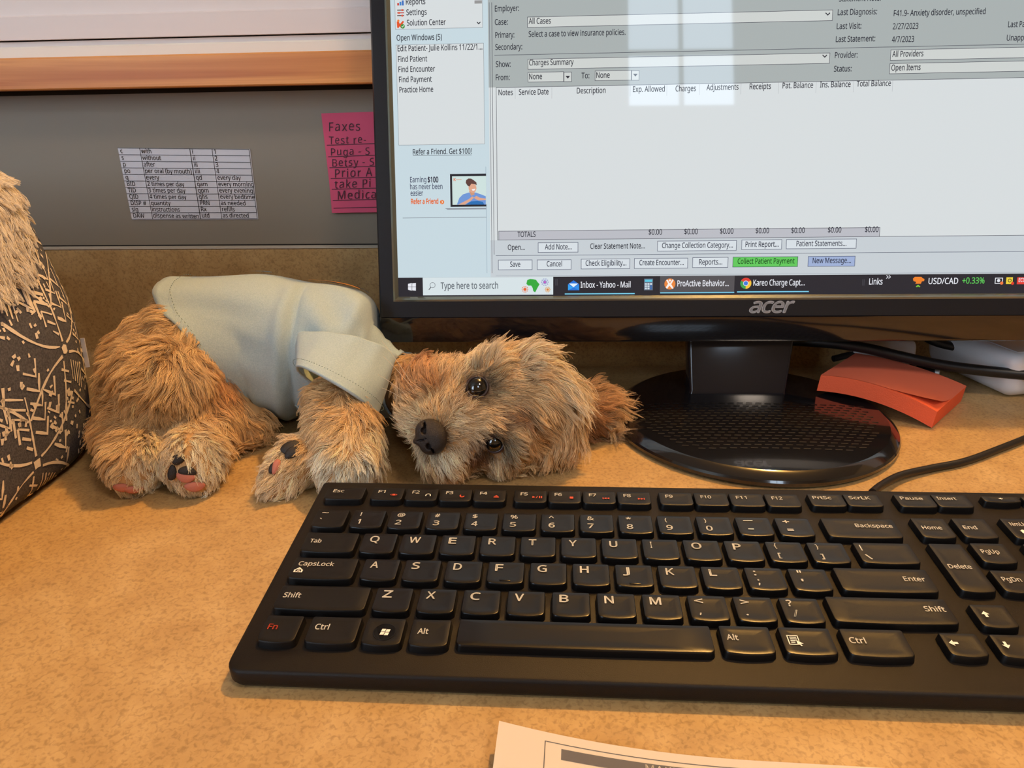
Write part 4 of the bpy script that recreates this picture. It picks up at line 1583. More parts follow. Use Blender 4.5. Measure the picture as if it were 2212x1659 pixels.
def stroke(pts, w):
    pts = np.array(pts, float)
    seg = [pts[0]]
    for a, b_ in zip(pts[:-1], pts[1:]):
        n = max(1, int(np.linalg.norm(b_ - a) / 4))
        for k in range(1, n + 1):
            seg.append(a + (b_ - a) * k / n)
    seg = np.array(seg)
    t = np.gradient(seg, axis=0)
    t /= np.linalg.norm(t, axis=1)[:, None] + 1e-9
    nn = np.c_[-t[:, 1], t[:, 0]] * w / 2
    jit = 1 + 0.25 * rng.standard_normal(len(seg))[:, None]
    a = [bedpt(*(p - q * j), off=0.35) for p, q, j in zip(seg, nn, jit)]
    b_ = [bedpt(*(p + q * j), off=0.35) for p, q, j in zip(seg, nn, jit)]
    n = len(seg)
    strokes.add(a + b_, [(i, i + 1, n + i + 1, n + i) for i in range(n - 1)])


def arcpts(c, r, a0, a1, n=14, ky=1.0):
    return [(c[0] + r * math.cos(a), c[1] + ky * r * math.sin(a)) for a in np.radians(np.linspace(a0, a1, n))]


def bed_pattern(s0, h0, seed):
    """one repeat of the mud-cloth print, about 110 x 100 mm around (s0, h0)"""
    r = np.random.default_rng(seed)

    def P_(x, y):
        return (s0 + x, h0 + y)
    # four leaf arcs meeting at a dot
    for sx in (-1, 1):
        for sy in (-1, 1):
            stroke([P_(sx * (4 + 37 * t), sy * (3 + 26 * t - 16 * t * (1 - t) * 1.2)) for t in np.linspace(0, 1, 9)], 1.6)
    stroke([P_(-2.6, 0), P_(0, 0.2), P_(2.6, 0)], 4.6)
    stroke([P_(0, 5), P_(0, 42)], 1.5)
    # ladder rungs off the upright, getting longer
    for k in range(6):
        y = 10 + k * 6.2
        stroke([P_(-1.5, y), P_(-6 - 2.0 * k, y + 3.5 + 0.5 * k)], 1.5)
        if k > 1:
            stroke([P_(-6 - 2.0 * k, y + 3.5 + 0.5 * k), P_(-6.5 - 2.0 * k, y - 3 - k)], 1.5)
    # chevrons to the side
    for k in range(6):
        x = 24 + 0.5 * k
        y = 34 - k * 12
        stroke([P_(x - 9, y + 7), P_(x, y), P_(x + 2.5, y + 11)], 1.6)
    for k in range(5):
        x = -30
        y = -6 - k * 9
        stroke([P_(x - 9, y + 5), P_(x, y), P_(x + 3, y + 10)], 1.6)
    # comb strokes under the dot
    for k in range(5):
        stroke([P_(4 + 2.8 * k, -8 - 1.5 * k), P_(2 + 2.6 * k, -20 - 2.4 * k)], 1.1)
    for k in range(4):
        stroke([P_(-8, -10 - 7 * k), P_(-1, -14 - 7 * k)], 1.4)
    stroke([P_(-4, -6), P_(-12, -42)], 1.3)
    # dashes and dots
    for k in range(90):
        x, y = r.uniform(-44, 44), r.uniform(-32, 32)
        if abs(x) < 16 and abs(y) < 44:
            continue
        a = r.choice([0.4, 1.3, 1.6, 2.4]) + r.normal(0, 0.15)
        l = r.uniform(0.7, 1.9)
        stroke([P_(x - l * math.cos(a), y - l * math.sin(a)), P_(x + l * math.cos(a), y + l * math.sin(a))], r.uniform(1.3, 2.1))


s_side = None
kk = int(np.argmin(np.linalg.norm(bP - np.array([BX1, 196.0]), axis=1)))
s_side = bS[kk]
for i in range(-4, 4):
    for j in range(4):
        bed_pattern(s_side - 50 + i * 84 + (42 if j % 2 else 0), 46 + j * 56, 100 + i * 10 + j)
strokes_o = put('printed_pattern', strokes, M_BEDP, bed, angle=60)
strokes_o['kind'] = 'stuff'
# care label sewn into the side seam
mb = MB()
lp = [bedpt(s_side + 26 + ds, h, 0.4) for ds, h in ((0, 98), (0, 78))]
nrm = np.array([0.9, 0.35, 0])
mb.add([lp[0], lp[0] + nrm * 2.5, lp[1] + nrm * 2.5, lp[1], lp[0] + [0, .6, 0], lp[0] + nrm * 2.5 + [0, .6, 0], lp[1] + nrm * 2.5 + [0, .6, 0], lp[1] + [0, .6, 0]], [(0, 1, 2, 3), (7, 6, 5, 4), (0, 4, 5, 1), (1, 5, 6, 2), (2, 6, 7, 3)])
put('care_label', mb, M_PAPER, bed, smooth=False)
# ------------------------------------------------------------------ the puppy
def surface_nets(fn, lo, hi, h):
    """mesh the zero set of fn (negative inside) on a regular grid -> verts, quads"""
    ax = [np.arange(lo[k], hi[k] + h, h) for k in range(3)]
    X, Y, Z = np.meshgrid(*ax, indexing='ij')
    F = fn(np.stack([X.ravel(), Y.ravel(), Z.ravel()], 1)).reshape(X.shape)
    S = F < 0
    nx, ny, nz = F.shape
    acc = np.zeros((nx - 1, ny - 1, nz - 1, 3))
    cnt = np.zeros((nx - 1, ny - 1, nz - 1))
    for axis in range(3):
        for o1 in (0, 1):
            for o2 in (0, 1):
                sl0 = [slice(0, n - 1) for n in F.shape]
                oth = [k for k in range(3) if k != axis]
                sl0[oth[0]] = slice(o1, F.shape[oth[0]] - 1 + o1)
                sl0[oth[1]] = slice(o2, F.shape[oth[1]] - 1 + o2)
                sl1 = list(sl0)
                sl1[axis] = slice(1, F.shape[axis])
                f0, f1 = F[tuple(sl0)], F[tuple(sl1)]
                m = (f0 < 0) != (f1 < 0)
                t = np.where(m, f0 / np.where(m, f0 - f1, 1), 0)
                p = [np.zeros_like(t) for _ in range(3)]
                p[axis] = t
                p[oth[0]] = np.full_like(t, o1)
                p[oth[1]] = np.full_like(t, o2)
                for k in range(3):
                    acc[..., k] += np.where(m, p[k], 0)
                cnt += m
    act = cnt > 0
    idx = -np.ones(cnt.shape, int)
    idx[act] = np.arange(act.sum())
    ii = np.argwhere(act)
    verts = (ii + acc[act] / cnt[act][:, None]) * h + np.array(lo)
    quads = []
    for axis in range(3):
        oth = [k for k in range(3) if k != axis]
        sl0 = [slice(1, n - 1) for n in F.shape]
        sl0[axis] = slice(0, F.shape[axis] - 1)
        sl1 = list(sl0)
        sl1[axis] = slice(1, F.shape[axis])
        s0, s1 = S[tuple(sl0)], S[tuple(sl1)]
        e = np.argwhere(s0 != s1)
        if len(e) == 0:
            continue
        flip = s0[tuple(e.T)]
        base = e.copy()
        for k in oth:
            base[:, k] += 1
        c = []
        for (d1, d2) in ((-1, -1), (0, -1), (0, 0), (-1, 0)):
            q = base.copy()
            q[:, oth[0]] += d1
            q[:, oth[1]] += d2
            c.append(idx[tuple(q.T)])
        q = np.stack(c, 1)
        if axis == 1:
            flip = ~flip
        q[~flip] = q[~flip][:, ::-1]
        quads.append(q)
    return verts, np.concatenate(quads)


class Body:
    def __init__(self, k=4.0):
        self.p = []
        self.k = k

    def cone(self, a, ra, b_, rb, tagname, sq=None):
        self.p.append((np.array(a, float), ra, np.array(b_, float), rb, tagname, sq))

    def dist_all(self, X):
        out = np.empty((len(self.p), len(X)))
        for i, (a, ra, b_, rb, _, sq) in enumerate(self.p):
            A, B_ = a, b_
            Y = X
            ab = B_ - A
            L2 = ab @ ab
            t = np.clip(((Y - A) @ ab) / L2, 0, 1) if L2 > 1e-9 else np.zeros(len(Y))
            dv = Y - (A + t[:, None] * ab)
            if sq is not None:                 # squash along a direction
                n_, f_ = sq
                dn = dv @ n_
                dv = dv + np.outer(dn * (f_ - 1), n_)
            out[i] = np.linalg.norm(dv, axis=1) - (ra + t * (rb - ra))
            if sq is not None:
                out[i] *= 0.8
        return out

    def d(self, X):
        D = self.dist_all(X)
        m = D.min(0)
        k = self.k
        return m - k * np.log(np.exp(-(D - m) / k).sum(0))

    def which(self, X):
        return np.argmin(self.dist_all(X), 0)

    def normal(self, X, e=0.6):
        g = np.stack([self.d(X + np.eye(3)[k] * e) - self.d(X - np.eye(3)[k] * e) for k in range(3)], 1)
        return g / (np.linalg.norm(g, axis=1)[:, None] + 1e-9)

    def hit(self, u, v):
        d = unit(ray(u, v))
        s = 250.0
        for _ in range(120):
            dd = self.d((CAM + s * d)[None])[0]
            s += max(dd * 0.8, 0.05)
            if dd < 0.05 or s > 900:
                break
        return CAM + s * d


body = Body(2.6)


def chain(nodes_, tagname):
    for (p, r), (q, s_) in zip(nodes_[:-1], nodes_[1:]):
        body.cone(p, r, q, s_, tagname)


# trunk, lying on its side, rump to the left, belly to the viewer
T_CH, T_MID, T_AB, T_HIP, T_RUMP = atz(722, 768, 47), atz(660, 757, 49), atz(520, 768, 49), atz(400, 790, 46), atz(345, 806, 42)
chain([(T_CH, 37), (T_MID, 40), (T_AB, 41), (T_HIP, 41), (T_RUMP, 35)], 'trunk')
# hind leg lying uppermost
chain([(atz(345, 845, 46), 32), (atz(288, 925, 27), 19), (atz(290, 1000, 17), 15.5), (atz(288, 1030, 11), 9.5)], 'leg_a')
# hind leg underneath, knee pointing to the viewer's right
chain([(atz(400, 850, 34), 28), (atz(450, 890, 26), 21), (atz(530, 916, 15), 12)], 'leg_b')
chain([(atz(530, 916, 15), 12), (atz(425, 940, 19), 17), (atz(415, 1000, 17), 15.0), (atz(425, 1031, 11), 9.5)], 'leg_b')
# fore leg through the sleeve
chain([(atz(742, 825, 40), 17), (atz(735, 885, 36), 18.5), (atz(748, 950, 25), 18), (atz(746, 1008, 17), 16.5), (atz(742, 1040, 10), 10)], 'leg_c')
# fore leg underneath, pads turned to the viewer's left
chain([(atz(700, 965, 20), 13), (atz(640, 1000, 15), 12.5), (atz(608, 1030, 10.5), 9.5), (atz(592, 1046, 8), 7)], 'leg_d')
# neck and head
chain([(atz(735, 780, 43), 34), (atz(800, 805, 33), 28), (atz(865, 832, 25), 21), (atz(960, 866, 34), 25)], 'neck')
H_CR = atz(1115, 882, 37)
chain([(H_CR, 29), (atz(1162, 884, 34), 25)], 'head')
chain([(H_CR, 27), (aty(1018, 884, 188), 24), (aty(955, 926, 172), 16.5)], 'muzzle')
chain([(aty(1015, 856, 192), 22), (aty(938, 850, 188), 18), (aty(926, 890, 180), 16)], 'muzzle')
chain([(aty(1020, 940, 180), 18), (aty(965, 978, 170), 14.5)], 'muzzle')
chain([(atz(1120, 930, 24), 23), (atz(1085, 970, 16), 14)], 'head')
# brow over each eye
chain([(aty(1075, 810, 188), 14), (aty(1045, 802, 190), 11)], 'head')
chain([(aty(1105, 925, 176), 13), (aty(1060, 912, 172), 9)], 'head')
# ears: the upper one folded over the crown, the lower one spread on the desk
chain([(aty(1085, 782, 202), 9), (aty(1150, 793, 192), 10), (atz(1208, 855, 48), 9), (atz(1214, 945, 20), 8)], 'ear')
chain([(atz(1225, 905, 16), 13), (atz(1272, 892, 16), 11), (atz(1300, 888, 14), 8.5), (atz(1302, 915, 9), 7)], 'ear_low')

lo = np.array([min(p[0][k] - p[1] for p in body.p) for k in range(3)])
hi = np.array([max(max(p[0][k] + p[1], p[2][k] + p[3]) for p in body.p) for k in range(3)])
lo = np.minimum(lo, np.array([min(p[2][k] - p[3] for p in body.p) for k in range(3)]))


def body_fn(X):
    # flatten against the desk
    q = X - SO
    s_, t_, n_ = q @ SR, q @ SU, q @ SN
    slab_ = np.maximum.reduce([-9 - s_, -10 - t_, n_ - 8, -66 - n_])      # room kept free for the monitor
    return np.maximum(np.maximum(body.d(X), 0.6 - X[:, 2]), -slab_)


bv, bq = surface_nets(body_fn, lo - 8, hi + 8, 2.6)

M_SKIN = mat('puppy_skin', srgb(196, 150, 108), 0.8)
M_NOSE = mat('puppy_nose_leather', srgb(40, 32, 30), 0.38, bump=(2600, 0.6))
M_EYE = mat('puppy_eye', srgb(14, 11, 10), 0.05, spec=0.6, coat=1.0, coat_rough=0.02)
M_EYEW = mat('puppy_eye_white', srgb(205, 190, 178), 0.2)
M_LID = mat('puppy_eyelid', srgb(52, 34, 30), 0.45)
M_PADB = mat('paw_pad_black', srgb(34, 28, 28), 0.55, bump=(1800, 0.3))
M_PADP = mat('paw_pad_pink', srgb(186, 112, 94), 0.6, bump=(1500, 0.2))
M_SHIRT = mat('shirt_knit', srgb(164, 186, 194), 0.9, noise=(1500, srgb(184, 202, 206), 0.35, 0.65), bump=(2200, 0.25), sheen=0.2)
M_THREAD = mat('shirt_thread', srgb(128, 146, 148), 0.9)

dog = thing('puppy', 'small golden curly puppy in a pale blue shirt lying on its side under the monitor', 'dog', (-60, 235, 0))

# ---------------------------------------------------------------- eyes, nose, pads
CR, CD, CF = CM[0], CM[1], CM[2]
eye_c = []


def eye(u, v, r, look, white):
    p = body.hit(u, v)
    n = body.normal(p[None])[0]
    toward = unit(CAM - p)
    ax = unit(0.45 * n + 0.55 * toward)
    c = p - ax * r * 0.55
    eye_c.append((p, r))
    m = MB()
    th = np.linspace(0, PI, 15)
    side = unit(np.cross(ax, CR))
    s2 = np.cross(side, ax)
    rings = []
    for t in th[1:-1]:
        ph = np.arange(28) * 2 * PI / 28
        rings.append(c + r * (math.cos(t) * ax + math.sin(t) * (np.cos(ph)[:, None] * side + np.sin(ph)[:, None] * s2)))
    m.loft(rings)
    o = put('eye', m, M_EYE, dog, angle=None)
    # white of the eye: a crescent shell on one side
    if white is not None:
        wd = unit(white - ax * (white @ ax))
        w2 = np.cross(ax, wd)
        m = MB()
        rg = []
        for t in np.linspace(0.84, 1.08, 4):
            rg.append([c + (r + 0.12) * (math.cos(t) * ax + math.sin(t) * (math.cos(a) * wd + math.sin(a) * w2)) for a in np.linspace(-0.85, 0.85, 12)])
        m.loft(rg, False, False, closed=False)
        put('eye_white', m, M_EYEW, o, angle=None)
    # dark lid rim
    m = MB()
    t0 = 0.98
    rim = [c + (r + 0.1) * (math.cos(t0 + 0.06 * math.sin(2 * a)) * ax + math.sin(t0) * (math.cos(a) * side * 0.96 + math.sin(a) * s2 * 0.96)) for a in np.linspace(0, 2 * PI, 33)]
    m.tube(rim, 0.95, 8, False)
    put('eyelid', m, M_LID, o, angle=None)
    return c, ax


e1 = eye(1031, 836, 7.4, None, CD * 1.0 - CR * 0.3)
e2 = eye(1068, 958, 6.6, None, -CR * 1.0 + CD * 0.25)

# nose: broad leathery tip with two nostrils
npnt = body.hit(934, 942)
nn_ = unit(0.55 * body.normal(npnt[None])[0] + 0.45 * unit(CAM - npnt))
ne_ = unit((38 * CR + 123 * CD) / 128.0)
ne_ = unit(ne_ - nn_ * (ne_ @ nn_))
nd_ = np.cross(nn_, ne_)
if nd_ @ CR > 0:
    nd_ = -nd_                         # towards the chin: to the viewer's left


def nose_fn(X):
    q = X - (npnt + nn_ * 0.5)
    a, b_, c = q @ ne_, q @ nd_, q @ nn_

    def ell(a, b_, c, ra, rb, rc):
        k = np.sqrt((a / ra) ** 2 + (b_ / rb) ** 2 + (c / rc) ** 2)
        return (k - 1) * min(ra, rb, rc)
    d1 = ell(a, b_ + 1.0, c, 9.6, 7.2, 5.6)
    d2 = ell(a - 4.2, b_ - 3.0, c - 0.3, 5.4, 5.2, 5.0)
    d3 = ell(a + 4.2, b_ - 3.0, c - 0.3, 5.4, 5.2, 5.0)
    d4 = ell(a, b_ - 5, c + 0.6, 2.4, 6.5, 4.0)
    D = np.stack([d1, d2, d3, d4])
    m = D.min(0)
    d = m - 1.2 * np.log(np.exp(-(D - m) / 1.2).sum(0))
    for s_ in (-1, 1):
        h1 = ell(a - s_ * 4.6, b_ - 2.6, c - 5.0, 1.9, 1.5, 3.0)
        h2 = ell(a - s_ * 7.4, b_ - 1.4, c - 3.2, 2.4, 0.7, 3.0)
        d = np.maximum(d, -np.minimum(h1, h2))
    g = ell(a, b_ - 6.0, c - 4.6, 0.45, 5.0, 1.6)
    return np.maximum(d, -g)


nvv, nqq = surface_nets(nose_fn, npnt - 15, npnt + 15, 0.7)
mb = MB()
mb.add(nvv, nqq)
put('nose', mb, M_NOSE, dog, angle=None)
nose_c = npnt


def pad_blob(u, v, ra, rb, rot, m, name='paw_pad', out=-0.6, hgt=1.5):
    """an oval pad on the paw where the pixel ray meets it; ra, rb in mm, rot of the long axis in the picture"""
    p = body.hit(u, v)
    n = body.normal(p[None])[0]
    n = unit(0.5 * n + 0.5 * unit(CAM - p))
    a = unit(math.cos(rot) * CR + math.sin(rot) * CD)
    a = unit(a - n * (a @ n))
    b_ = np.cross(n, a)
    mbb = MB()
    rings = []
    for t in np.linspace(0.06, 0.98, 9):
        k = math.sin(t * PI / 2)
        z = math.cos(t * PI / 2)
        th_ = np.arange(20) * 2 * PI / 20
        wob = 1 + 0.06 * np.sin(3 * th_ + u)
        rings.append(p + n * (out + hgt * z + 1.4) + (ra * k * wob * np.cos(th_))[:, None] * a + (rb * k * wob * np.sin(th_))[:, None] * b_)
    mbb.loft(rings, True, False)
    put(name, mbb, m, dog, angle=None)
    return p


pads = []
for a in [(385, 993, 3.6, 3.0, -0.3, M_PADB), (405, 1018, 5.0, 2.8, 0.15, M_PADB), (402, 1030, 5.2, 3.2, 0.15, M_PADP), (421, 1050, 5.6, 3.0, 0.05, M_PADP), (373, 1021, 2.6, 4.6, 0.15, M_PADB),
          (263, 1052, 4.4, 2.6, 0.15, M_PADP), (289, 1056, 5.0, 2.4, 0.1, M_PADP), (238, 1028, 2.0, 1.6, 0.2, M_PADB),
          (628, 968, 5.6, 4.2, -0.5, M_PADB), (632, 978, 4.8, 3.2, -0.6, M_PADB), (597, 1008, 2.2, 4.6, 0.25, M_PADP), (588, 1012, 1.6, 3.4, 0.2, M_PADB)]:
    pads.append((pad_blob(*a), max(a[2], a[3])))

# the body, one continuous skin; dark pigment round the eyes and nose
mb = MB()
fc_ = bv
dk = np.ones(len(fc_))
for p, r in eye_c:
    dk = np.minimum(dk, np.clip((np.linalg.norm(fc_ - p, axis=1) - r * 0.9) / 5.0, 0, 1))
dk = np.minimum(dk, np.clip((np.linalg.norm(fc_ - nose_c, axis=1) - 8.0) / 4.0, 0, 1))[:, None]
cskin, cdark = np.array(srgb(196, 156, 108)), np.array(srgb(58, 38, 30))
mb.add(bv, bq)
nb_s = M_SKIN.node_tree
va_ = nb_s.nodes.new('ShaderNodeVertexColor')
va_.layer_name = 'print'
nb_s.links.new(va_.outputs['Color'], nb_s.nodes['Principled BSDF'].inputs['Base Color'])
dbody = put('body', mb, M_SKIN, dog, angle=None)
at_ = dbody.data.color_attributes.new('print', 'FLOAT_COLOR', 'POINT')
at_.data.foreach_set('color', (cskin * dk + cdark * (1 - dk)).astype(np.float32).ravel())
# ---------------------------------------------------------------- the shirt
yv = np.array([0.06, -1.0, 0.0])
zv = np.array([0, 0, 1.0])


def rg(c, r, rz=None):
    return (np.array(c), zv * (rz or r), yv * r)


hT, hB, hF = aty(345, 606, T_HIP[1] + 22), atz(588, 903, 2.2), None
hC = (hT + hB) / 2
hF = aty(450, 778, hC[1] - 42)
bdir = hF - hC
keys = [rg(atz(872, 838, 24), 24, 22), rg(atz(842, 828, 26), 27, 24), rg(atz(822, 806, 31), 34, 31), rg(atz(806, 776, 44), 41, 43), rg(atz(735, 762, 49), 46, 48), rg(atz(660, 754, 51), 49, 50.5), rg(atz(590, 752, 52), 49.5, 52)]
hem = (hC, hT - hC, bdir)
k5 = keys[-1]
for t in (0.33, 0.66, 0.92, 1.0):
    keys.append(tuple(k5[i] * (1 - t) + hem[i] * t for i in range(3)))
NTH, NRG = 72, 56


def interp_keys(ks, n):
    K_ = [np.array([k[i] for k in ks]) for i in range(3)]
    t = np.r_[0, np.cumsum(np.linalg.norm(np.diff(K_[0], axis=0), axis=1) + 1e-6)]
    q = np.linspace(0, t[-1], n)
    out = []
    for s in q:
        i = min(np.searchsorted(t, s, 'right') - 1, len(ks) - 2)
        u = (s - t[i]) / (t[i + 1] - t[i])
        row = []
        for A in K_:
            p0, p1, p2, p3 = A[max(i - 1, 0)], A[i], A[i + 1], A[min(i + 2, len(ks) - 1)]
            row.append(0.5 * (2 * p1 + (p2 - p0) * u + (2 * p0 - 5 * p1 + 4 * p2 - p3) * u * u + (3 * p1 - p0 - 3 * p2 + p3) * u ** 3))
        out.append(row)
    return out


def folds(x, th):
    """relief of the cloth in mm: x along the back 0..1 (collar to hem), th around (0 top, pi/2 viewer's side)"""
    f = 1.5 * np.sin(7 * x + 2.2 * th) * np.sin(2.0 * th + 3 * x) + 0.8 * np.sin(17 * x - 3 * th + 1.0)
    crease = -5.5 * np.exp(-((x - 0.575 + 0.035 * np.cos(th)) / 0.016) ** 2) * np.clip(np.sin(th), 0, 1) ** 0.5
    ridge = 4.0 * np.exp(-((x - 0.625 + 0.035 * np.cos(th)) / 0.028) ** 2) * np.clip(np.sin(th), 0, 1) ** 0.5
    pull = 3.6 * np.exp(-((x - 0.33 - 0.10 * (th - 0.9)) / 0.03) ** 2) * np.exp(-((th - 0.7) / 0.6) ** 2)
    pull2 = -3.4 * np.exp(-((x - 0.27 - 0.08 * (th - 0.9)) / 0.03) ** 2) * np.exp(-((th - 0.6) / 0.7) ** 2)
    fan = 2.6 * np.sin(26 * (x - 0.3) + 5.5 * th) * np.exp(-((x - 0.42) / 0.14) ** 2) * np.clip(np.sin(th + 0.2), 0, 1)
    drape = 2.3 * np.sin(13 * th + 9 * x) * np.clip((x - 0.6) / 0.4, 0, 1) * np.clip(np.sin(th), 0, 1)
    return f + crease + ridge + pull + pull2 + fan + drape


rows_ = interp_keys(keys, NRG)
trunk = Body(2.6)
trunk.p = [q for q in body.p if q[4] in ('trunk', 'neck')]
th = np.arange(NTH) * 2 * PI / NTH
srings = []
for i, (c, a, b_) in enumerate(rows_):
    x = i / (NRG - 1)
    p = c + np.cos(th)[:, None] * a + np.sin(th)[:, None] * b_
    top = np.clip(np.cos(th), 0, 1) ** 1.5 * np.sin(th) * max(0.0, (x - 0.7) / 0.3) ** 1.5
    p = p + top[:, None] * (-CR * 15 + CD * 7) - np.clip(-top, 0, 1)[:, None] * CD * 9
    rad = p - c
    rl = np.linalg.norm(rad, axis=1)[:, None]
    f = folds(x, th) * min(1.0, 0.4 + 3 * (1 - x))
    p = p + rad / rl * f[:, None]
    for _ in range(6):                      # the cloth stays clear of the body
        dd = trunk.d(p)
        need = np.maximum(0, 2.2 - dd)
        if need.max() <= 0:
            break
        p = p + trunk.normal(p) * need[:, None] * 1.02
    q_ = p - SO
    s_, t_, n_ = q_ @ SR, q_ @ SU, q_ @ SN
    bad = (s_ > -3.5) & (t_ > -8) & (n_ < 8) & (n_ > -66)
    left_ = bad & (s_ + 3.5 < t_ + 8)
    p[left_] -= np.outer((s_ + 3.5)[left_], SR)
    dn_ = bad & ~left_
    p[dn_] -= np.outer((t_ + 8)[dn_], SU)
    p[:, 2] = np.maximum(p[:, 2], 1.8)
    srings.append(p)
mb = MB()
mb.loft(srings, False, False)
shirt = put('shirt', mb, M_SHIRT, dog, angle=None)
shirt['label'] = 'pale blue-grey knitted shirt'
so_ = shirt.modifiers.new('thickness', 'SOLIDIFY')
so_.thickness = 0.0016
so_.offset = 1.0
# sleeve: hangs from the shoulder, the hem crossing the leg on a slant
yl = atz(735, 870, 42)[1]
s_a0, s_a1 = aty(814, 897, yl + 4), aty(640, 800, yl + 10)
s_c = (s_a0 + s_a1) / 2
a_ = (s_a1 - s_a0) / 2
bvec = unit(CAM - s_c)
bvec = unit(bvec - unit(a_) * (bvec @ unit(a_)) + np.array([0, 0, 0.25])) * 29
sh_a0, sh_a1 = aty(858, 770, yl + 42), aty(640, 735, yl + 48)
sh_c = (sh_a0 + sh_a1) / 2
sh_a = (sh_a1 - sh_a0) / 2
sh_b = bvec * 0.95
skeys = []
for t in (0, 0.3, 0.6, 0.85, 1.0):
    skeys.append((sh_c * (1 - t) + s_c * t, sh_a * (1 - t) + a_ * t, sh_b * (1 - t) + bvec * t))
rows_ = interp_keys(skeys, 26)
mb = MB()
sl = []
for i, (c, a, b_) in enumerate(rows_):
    x = i / 25
    p = c + np.cos(th)[:, None] * a + np.sin(th)[:, None] * b_
    f = 1.0 * np.sin(5 * x + 3 * th) * np.sin(th * 2) + 0.6 * np.sin(11 * th + 4 * x) * (1 - x)
    rad = p - c
    sl.append(p + rad / np.linalg.norm(rad, axis=1)[:, None] * f[:, None])
mb.loft(sl, False, False)
sleeve = put('sleeve', mb, M_SHIRT, shirt, angle=None)
so_ = sleeve.modifiers.new('thickness', 'SOLIDIFY')
so_.thickness = 0.0018
so_.offset = 1.0


def stitches(rings, row, lift, name, r=0.22, step=2):
    m = MB()
    R_ = np.array(rings[row])
    c = R_.mean(0)
    R_ = R_ + (R_ - c) / np.linalg.norm(R_ - c, axis=1)[:, None] * lift
    fine = []
    n = len(R_)
    for i in range(n):
        for k in range(3):
            fine.append(R_[i] * (1 - k / 3) + R_[(i + 1) % n] * k / 3)
    fine = np.array(fine)
    for i in range(0, len(fine) - 1, 2):
        m.tube([fine[i], (fine[i] * 0.35 + fine[i + 1] * 0.65)], r, 5)
    o = put(name, m, M_THREAD, shirt, angle=None)
    o['kind'] = 'stuff'
    return o


stitches(srings, NRG - 4, 1.7, 'hem_stitching')
stitches(sl, 21, 1.9, 'sleeve_stitching')
# what shows of the print on the back
for (i0, i1, t0_, t1_, c_) in ((39, 44, -0.10, -0.20, srgb(64, 124, 176)), (17, 30, -0.16, -0.30, srgb(232, 158, 70)), (15, 29, -0.30, -0.46, srgb(60, 104, 150))):
    m = MB()
    rr_ = []
    for i in range(i0, i1 + 1):
        k = math.sin(PI * (i - i0) / (i1 - i0)) * 0.7 + 0.3
        row = []
        for t in np.linspace(t0_, t0_ + (t1_ - t0_) * k, 5):
            q = (t % (2 * PI)) / (2 * PI) * NTH
            j = int(q)
            pp = srings[i][j % NTH] * (1 - q + j) + srings[i][(j + 1) % NTH] * (q - j)
            row.append(pp + unit(pp - srings[i].mean(0)) * 2.1)
        rr_.append(row)
    m.loft(rr_, False, False, closed=False)
    put('shirt_print', m, mat('shirt_print_ink', c_, 0.9), shirt, angle=None)
# seam across the belly under the sleeve and along the flank
m = MB()
seam = [srings[int(20 + 12 * t)][int(NTH * (0.36 - 0.015 * math.sin(3 * t)))] for t in np.linspace(0, 1, 13)]
m.tube(np.array(seam) + np.array([0, -1.5, 0]), 0.55, 6)
put('belly_seam', m, M_SHIRT, shirt, angle=None)

# ---------------------------------------------------------------- fur, laid strand by strand
def px(du, dv, dn=0.0):
    return unit(du * CR + dv * CD - dn * CF)


TAN, GOLD, RED, CREAM, DARK, LIGHT = (238, 204, 156), (234, 194, 140), (208, 156, 108), (254, 244, 220), (128, 90, 66), (248, 224, 186)
AN = []


def an(u, v, du, dv, ln, col, cl=None, y=None):
    p = body.hit(u, v)
    AN.append((p, px(du, dv), ln, np.array(srgb(*col)[:3])))


